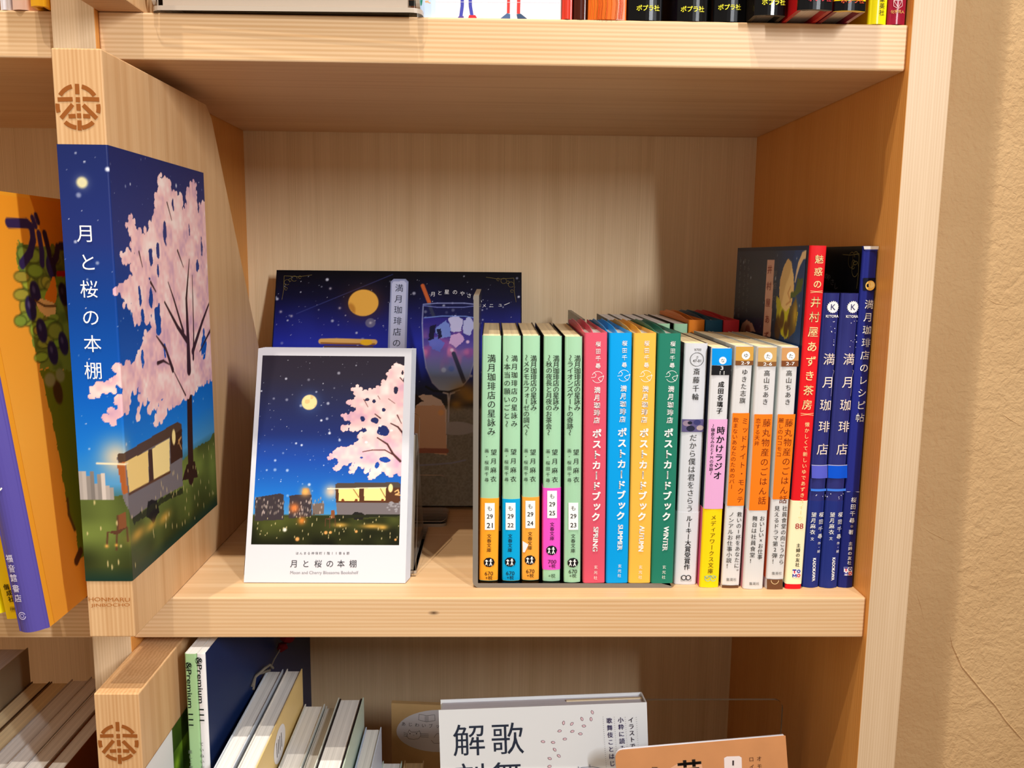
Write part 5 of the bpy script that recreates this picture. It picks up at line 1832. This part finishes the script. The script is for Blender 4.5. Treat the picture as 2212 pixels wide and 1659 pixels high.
# kraft paper bag with an oval label
c9 = zoom(820, 1360, 3.568)
kb = thing('paper_bag', 'kraft paper bag with an oval cat label left of the white kabuki book', 'paper bag', (at(895, 1600, y=152)[0], 152, ZF))
pk = Plane((at(842, 1520, y=150)[0], 150, ZF), (1, 0, 0), (0, 0.06, 1))
h_ = pk.px(842, 1519)[1]
xr__ = at(990, 1536, y=158)[0] - pk.o[0]
mb = MB()
mb.prism([(0.6, 0.1), (xr__, 0.1), (xr__, h_ - 2.5), (0, h_)], lambda a, b, q: pk.o + a * pk.u + b * pk.v - q * pk.n, 0, 5)
mb.build('bag', mat('kraft_paper', (212, 176, 122), 0.8, 0.1, 0.06), kb)
ik = Ink(pk, 0.3)
cpt, rx = pk.px(*c9(460, 780)), abs(pk.px(*c9(460, 780))[0] - pk.px(*c9(130, 780))[0])
ry = abs(pk.px(*c9(460, 620))[1] - pk.px(*c9(460, 945))[1]) / 2
ik.put([(cpt[0] + rx * math.cos(t_), cpt[1] + ry * math.sin(t_)) for t_ in np.linspace(0, 6.283, 40, False)], [tuple(range(40))], (226, 224, 230))
for i, ch in enumerate('あじわいブック'):
    u, v = c9(185 + i * 52, 725 + i * 4)
    ik.vert(ch, (u, v), (u, v), 3.6, (40, 36, 40))
L_ = lambda pts, w=0.7: ik.line([c9(*q) for q in pts], w, (50, 46, 50))
L_(((305, 650), (300, 695), (362, 710), (428, 700), (425, 655), (362, 662), (305, 650)))
for x in (352, 362, 372):
    L_(((x, 664), (x, 708)))
L_(((215, 800), (210, 820), (225, 840), (262, 845), (300, 840), (318, 815), (312, 790), (308, 778), (290, 788), (245, 788), (228, 770), (220, 795)))
for q in ((235, 800), (285, 800)):
    ik.disc(*c9(*q), 1.2, (50, 46, 50))
L_(((258, 812), (268, 812)))
for y in (800, 812, 824):
    L_(((186, y - 8), (214, y)))
    L_(((316, y), (378, y + 4)))
L_(((398, 850), (420, 875), (470, 875)))
L_(((420, 830), (440, 800), (470, 800)))
ik.build('oval_label', kb)

# white face-out book
OW = at(947.5, 1534, y=46)
pw0 = np.array([OW[0], 46.0, OW[2]])
Uw = at(1397, 1517, y=46) - pw0
Uw = Uw / np.linalg.norm(Uw)
Vw = np.array([0, 0.16, 1.0])
Vw = Vw - (Vw @ Uw) * Uw
Vw /= np.linalg.norm(Vw)
WW = float((at(1397, 1517, y=46) - pw0) @ Uw)
hw = 228.0
ow = pw0 - Vw * hw
wb = thing('art_book', 'white face-out book with large black lettering and falling petals in the lower compartment', 'book', (ow[0] + WW / 2, ow[1] + 8, ZF))
nw = np.cross(Uw, Vw)
plw = lambda a, b, q: ow + a * Uw + b * Vw - q * nw
mb = MB()
mb.prism([(0, 0), (WW, 0), (WW, hw), (0, hw)], plw, 0, 0.8)
mb.prism([(0, 0), (WW, 0), (WW, hw), (0, hw)], plw, 19, 19.8)
mb.prism([(WW - 0.8, 0), (WW, 0), (WW, hw), (WW - 0.8, hw)], plw, 0.8, 19)
mb.build('cover', mat('book_cover', (238, 242, 246), 0.35), wb)
mb = MB()
mb.prism([(1.5, 2), (WW - 1.2, 2), (WW - 1.2, hw - 2.0), (1.5, hw - 2.0)], plw, 1.0, 18.8)
mb.build('pages', pages_mat('pages_depth', (226, 226, 236), 'y'), wb)
mb = MB()
mb.prism([(WW * 0.62, 20), (WW - 1, 20), (WW - 1, hw - 1.2), (WW * 0.62, hw - 1.2)], plw, 12, 14)
mb.build('cover_flap', mat('book_cover', (232, 214, 180), 0.5), wb)
pk = Plane(ow, Uw, Vw)
ik = Ink(pk, 0.15)
INKD = (44, 52, 70)
for ch, q in (('歌', (985, 838)), ('解', (690, 850)), ('舞', (985, 1140)), ('剖', (700, 1150))):
    ik.vert(ch, c9(*q), c9(*q), 22.5, INKD)
r_ = np.random.RandomState(8)
for q in ((1640, 637), (1630, 690), (1560, 688), (1575, 742), (1482, 725), (1418, 718), (1388, 780), (1486, 783), (1548, 802), (1428, 842), (1260, 862), (1338, 868), (1350, 924), (1382, 972), (1312, 992), (1310, 1052)):
    u, v = c9(*q)
    g = r_.rand() * 3.1
    pts = []
    for a_, b_ in ((0, 4.6), (2.4, 2), (2.2, -2.6), (0, -4.2), (-2.4, -1.5), (-2.2, 2.2), (0, 4.6)):
        pts.append((u + a_ * math.cos(g) - b_ * math.sin(g), v + a_ * math.sin(g) + b_ * math.cos(g)))
    ik.poly(pts[:-1], (238, 206, 216))
    ik.line(pts, 0.8, (90, 40, 60))
PUR = (74, 60, 130)
for s, x0, y0, y1, c in (('イラストで', 1937, 695, 895, (60, 50, 80)), ('小粋に読み解く', 1858, 695, 1020, PUR), ('歌舞伎ことはじめ', 1770, 700, 1085, PUR)):
    ik.vert(s, c9(x0, y0), c9(x0 + 26 * (y1 - y0) / 400, y1), 3.9, c, 0.012)
for x in (1722, 1808, 1893, 1978):
    for k in range(26):
        ik.disc(*c9(x + k, 672 + k * 16), 0.6, (70, 70, 90), 1, 6)
for pts in (((1500, 1080), (1560, 1058), (1640, 1052), (1720, 1068)), ((1540, 1075), (1530, 1050)), ((1620, 1052), (1618, 1035))):
    ik.line([c9(*q) for q in pts], 1.2, (80, 90, 120))
ik.build('cover_lettering', wb)

# clear acrylic plate behind the brown booklet
ya = 74.0
a, b = at(1380, 1513, y=ya), at(1692, 1516, y=ya)
rs2 = thing('acrylic_book_stand', 'clear acrylic display plate rising behind the brown booklet', 'display stand', ((a[0] + b[0]) / 2, ya + 6, ZF))
mb = MB()
sheet(mb, rrect(a[0], b[0], ZF + 0.2, a[2], 6, corners=(0, 0, 1, 1)), lambda x, z, q: (x, ya + q, z), 0, 2.2)
mb.build('back_plate', [ACR, mat('acrylic_dim_edge', (120, 100, 80), 0.25, 0.5)], rs2)
mb = MB()
mb.box(a[0], b[0], -4, ya - 0.1, ZF + 0.2, ZF + 2.4)
mb.build('base_plate', ACR, rs2)

# brown booklet in a clear sleeve
yb2 = 12.0
pa, pb = at(1328, 1622, y=yb2), at(1697, 1590, y=yb2)
Ub = (pb - pa) / np.linalg.norm(pb - pa)
Vb = np.array([0, 0.12, 1.0])
Vb = Vb - (Vb @ Ub) * Ub
Vb /= np.linalg.norm(Vb)
WB, HB = float(np.linalg.norm(pb - pa)), 205.0
ob2 = pa - Vb * HB
nb2 = np.cross(Ub, Vb)
bk = thing('booklet', 'brown booklet in a clear sleeve tilted in front of the white face-out book', 'booklet', (ob2[0] + WB / 2, ob2[1] + 3, ZF))
plb = lambda a, b, q: ob2 + a * Ub + b * Vb - q * nb2
mb = MB()
mb.prism(rrect(0, WB, 0, HB, 5, corners=(0, 0, 0, 1)), plb, 0, 1.0)
mb.build('cover', mat('book_cover', (196, 136, 88), 0.3, 0.5, 0.05), bk)
mb = MB()
mb.prism(rrect(0.4, WB - 0.4, 0.5, HB - 0.4, 5, corners=(0, 0, 0, 1)), plb, 1.1, 4.0)
mb.build('pages', pages_mat('pages_depth', (226, 226, 236), 'y'), bk)
pk = Plane(ob2, Ub, Vb)
c10 = zoom(1300, 1360, 2.425)
ik = Ink(pk, 0.15)
ik.poly([c10(*q) for q in ((340, 735), (400, 700), (520, 690), (530, 740))], (214, 164, 130))
u, v = c10(462, 715)
ik.vert('芸', (u, v + 12), (u, v + 12), 16, (40, 34, 30), 0.03)
ik.poly([c10(*q) for q in ((640, 672), (655, 664), (720, 662), (732, 670), (734, 745), (642, 745))], (226, 214, 214))
ik.run('1', c10(683, 698), c10(692, 698), (60, 50, 50), 0, 11)
ik.vert('オモ', c10(824, 675), c10(826, 715), 3.4, (80, 50, 36))
ik.vert('ロイ', c10(783, 678), c10(786, 718), 3.4, (80, 50, 36))
ik.line([c10(262, 722), c10(292, 722)], 1.5, (70, 50, 40))
ik.build('cover_lettering', bk)

# ------------------------------------------------------------------ compartment above
ZU = PITCHZ
c11 = zoom(1200, 0, 2.186)
UP_ = [  # u0, u1, v of the foot, depth, spine, sides, label
    (1355.5, 1431, 46, (14, 14, 16), (92, 20, 84), 'black-spined book beside the orange wood-grain book on the top shelf', 'ポプラ社', (381, 490, 41), (240, 230, 60)),
    (1461, 1529, 46, (14, 14, 16), (20, 20, 30), 'black-spined book second from the orange wood-grain book on the top shelf', 'ポプラ社', (590, 700, 46), (240, 230, 60)),
    (1541, 1612, 46.5, (14, 14, 16), (40, 24, 20), 'black-spined book third from the orange wood-grain book on the top shelf', 'ポプラ社', (766, 873, 37), (240, 230, 60)),
    (1629, 1698, 34, (14, 14, 16), (30, 26, 22), 'black-spined book overhanging the top shelf edge beside the red-sided one', 'ポプラ社', (972, 1084, 13), (240, 230, 60)),
    (1724, 1800, 22, (16, 16, 18), (190, 30, 34), 'black book with red sides overhanging the top shelf edge', 'ポプラ社', (1190, 1300, -4), (216, 50, 60)),
    (1802, 1871, 25, (250, 206, 20), (130, 20, 50), 'yellow and black spined book overhanging the top shelf edge', 'ポプラ社', (1345, 1455, 5), (216, 80, 40)),
]
for k, (u0, u1, v, spn, sd, lb, tx, tp, tc) in enumerate(UP_):
    yb_ = min(0.6, at((u0 + u1) / 2, v, z=ZU)[1])
    if v > 44:
        yb_ = 1.0
    x0, x1 = at(u0, v, y=yb_)[0], at(u1, v, y=yb_)[0]
    T = Frame((x0, yb_ + 0.2, ZU + 0.15))
    band = [(0.1, 5.0, (12, 12, 14), sd)] if spn[0] > 200 else None
    th, ik = book('story_book', lb, T, x1 - x0, 150, 186, spn, sd, 'white', band, 'story books on the top shelf', inset=3, t=2.2, bulge=1.2, gloss=0.15, names=('hard_cover', 'pages', 'paper_band'))
    ik.run(tx, c11(tp[0], tp[2]), c11(tp[1], tp[2]), tc, 0.02)
    ik.build('spine_lettering', th)
for (u0, u1, c, sd, lb, txt) in (
    (1238, 1268, (70, 26, 16), (60, 24, 16), 'dark brown book between the red and the orange books on the top shelf', None),
    (1213, 1237, (206, 60, 44), (190, 60, 44), 'red book right of the children cover on the top shelf', None),
    (1269, 1354, (226, 106, 36), (206, 90, 30), 'orange wood-grain book on the top shelf', None),
    (1874, 1916, (248, 232, 20), (240, 224, 20), 'narrow yellow book lettered in black on the top shelf', 'y'),
    (1917, 1957, (150, 26, 50), (120, 20, 40), 'maroon book with a hexagon mark at the right end of the top shelf', 'm'),
):
    x0, x1 = at(u0, 48, y=1)[0], at(u1, 48, y=1)[0]
    T = Frame((x0 + 0.1, 1.0, ZU + 0.15))
    th, ik = book('story_book', lb, T, x1 - x0 - 0.3, 140, 190, c, sd, 'white', None, 'story books on the top shelf', inset=3, t=2, bulge=1.0, gloss=0.2, names=('hard_cover', 'pages', 'paper_band'))
    if txt == 'y':
        ik.vert('集英社', c11(1540, 0), c11(1537, 62), 3.2, (60, 56, 10))
        ik.build('spine_lettering', th)
    if txt == 'm':
        h = [(1613 + 23 * math.cos(math.radians(a_)), 18 + 26 * math.sin(math.radians(a_))) for a_ in range(30, 391, 60)]
        ik.line([c11(*q) for q in h], 0.9, (230, 200, 196))
        ik.line([c11(*q) for q in ((1594, 5), (1632, 5), (1613, 40), (1594, 5))], 0.9, (230, 200, 196))
        ik.run('化学同人', c11(1580, 58), c11(1643, 58), (240, 200, 110), 0.01)
        ik.build('spine_lettering', th)
    if 'wood-grain' in lb:
        r_ = np.random.RandomState(5)
        for _ in range(26):
            u = 1276 + r_.rand() * 70
            ik.line([(u, -20), (u + 2, 10), (u - 1, 42)], 1.2, (180 + r_.rand() * 60, 76 + r_.rand() * 40, 24))
        ik.build('spine_grain', th)

# children cover standing face-out
c12 = zoom(200, 0, 2.011)
x0, x1 = at(905, 40, y=3)[0], at(1212, 42, y=3)[0]
cc_ = thing('picture_book', 'pale picture book facing out on the top shelf with the legs of two children', 'book', ((x0 + x1) / 2, 6, ZU))
mb = MB()
mb.box(x0, x1, 3, 4.2, ZU + 0.15, ZU + 200)
mb.box(x0, x1, 10.8, 12, ZU + 0.15, ZU + 200)
mb.build('cover', mat('book_cover', (232, 226, 232), 0.3), cc_)
mb = MB()
mb.box(x0 + 1, x1 - 1, 4.3, 10.7, ZU + 1, ZU + 199)
mb.build('pages', pages_mat('pages_white', PAPER['white']), cc_)
ik = Ink(Plane((x0, 3, ZU), (1, 0, 0), (0, 0, 1)), 0.1)
ik.rect(*c12(1410, -40), *c12(1490, 78), (200, 220, 244))
ik.rect(*c12(1350, 2), *c12(1412, 26), (16, 16, 16))
ik.poly([c12(*q) for q in ((1412, 2), (1434, 0), (1430, 25), (1415, 25))], (40, 140, 110))
for q in ((1450, 12), (1460, 5), (1468, 14)):
    ik.line([c12(1445, 6), c12(*q)], 2.2, (226, 176, 130))
for pts, w, c in ((((1606, -40), (1606, 25), (1600, 70)), 7, (72, 76, 170)), (((1640, -40), (1641, 25), (1648, 68)), 7, (72, 76, 170)), (((1808, -40), (1806, 58)), 6, (206, 66, 62)), (((1852, -40), (1850, 60)), 7, (206, 66, 62))):
    ik.line([c12(*q) for q in pts], w, c)
ik.poly([c12(*q) for q in ((1632, 78), (1636, 66), (1662, 66), (1670, 78))], (196, 50, 60))
ik.poly([c12(*q) for q in ((1586, 78), (1592, 70), (1612, 70), (1612, 78))], (90, 76, 150))
ik.poly([c12(*q) for q in ((1770, 82), (1800, 58), (1814, 62), (1814, 82))], (76, 100, 140))
ik.poly([c12(*q) for q in ((1842, 62), (1860, 60), (1888, 82), (1846, 82))], (60, 80, 110))
ik.line([c12(1490, 8), c12(2030, 12)], 0.8, (214, 210, 220))
ik.build('cover_picture', cc_)

# clear acrylic tray of pale papers, set a little askew so that its right front corner overhangs
tr = thing('acrylic_tray', 'clear acrylic tray with pale papers at the left of the top shelf', 'tray', (-90, 20, ZU))
xa, xb = -166.0, -22.0


def TR(x, y, z):
    return (x + 0.025 * (y + 4), y - 3.6 - 0.025 * (x - xa), ZU + z)


mb = MB()
sheet(mb, rrect(xa, xb, -0.4, 90, 6), lambda a_, b_, q: TR(a_, b_, 0.1 + q), 0, 2.4)
mb.build('floor_sheet', [ACR, LEDGE], tr)
for xx in (xa + 1, xb - 3.4):
    mb = MB()
    sheet(mb, rrect(0, 88, 2.6, 40, 6), lambda y_, z_, q, xx=xx: TR(xx + q, y_, z_), 0, 2.2)
    mb.build('side_sheet', [ACR, LEDGE], tr)
mb = MB()
sheet(mb, rrect(xa + 4, xb - 4, 2.6, 11, 3, corners=(0, 0, 1, 1)), lambda x_, z_, q: TR(x_, 0.2 + q, z_), 0, 2.0)
mb.build('front_lip', [ACR, LEDGE], tr)
for i in range(3):
    mb = MB()
    z0_ = 2.7 + i * 6.1
    mb.box(xa + 6, xb - 8 - i, 3 + i * 0.6, 84, z0_, z0_ + 5.9, 0, TR)
    tag(mb.build('paper_pad', [mat('card_stock_beige', (214 - i * 3, 196 - i * 3, 178 - i * 3), 0.7, 0.1)], None, ((xa + xb) / 2, 40, ZU + z0_)),
        ('lowest', 'middle', 'topmost')[i] + ' pad of pale paper in the clear tray on the top shelf', 'paper pad', 'paper pads in the tray')

# books at the left edge of the top shelf
for (u0, u1, v, c, lb) in ((0, 24, 23, (226, 222, 230), 'white book at the far left of the top shelf'), (25, 62, 22, (244, 206, 190), 'pale pink book at the far left of the top shelf'), (64, 103, 14, (250, 186, 40), 'orange book overhanging the top shelf beside the divider')):
    yb_ = min(1.0, at((u0 + u1) / 2, v, z=ZU)[1])
    x0, x1 = at(u0, v, y=yb_)[0], min(at(u1, v, y=yb_)[0], XD - 0.3)
    T = Frame((x0 + 0.1, yb_, ZU + 0.15))
    book('story_book', lb, T, x1 - x0 - 0.3, 140, 186, c, c, 'white', None, 'story books at the left of the top shelf', inset=3, t=2, bulge=0.8, gloss=0.2, names=('hard_cover', 'pages', 'paper_band'))
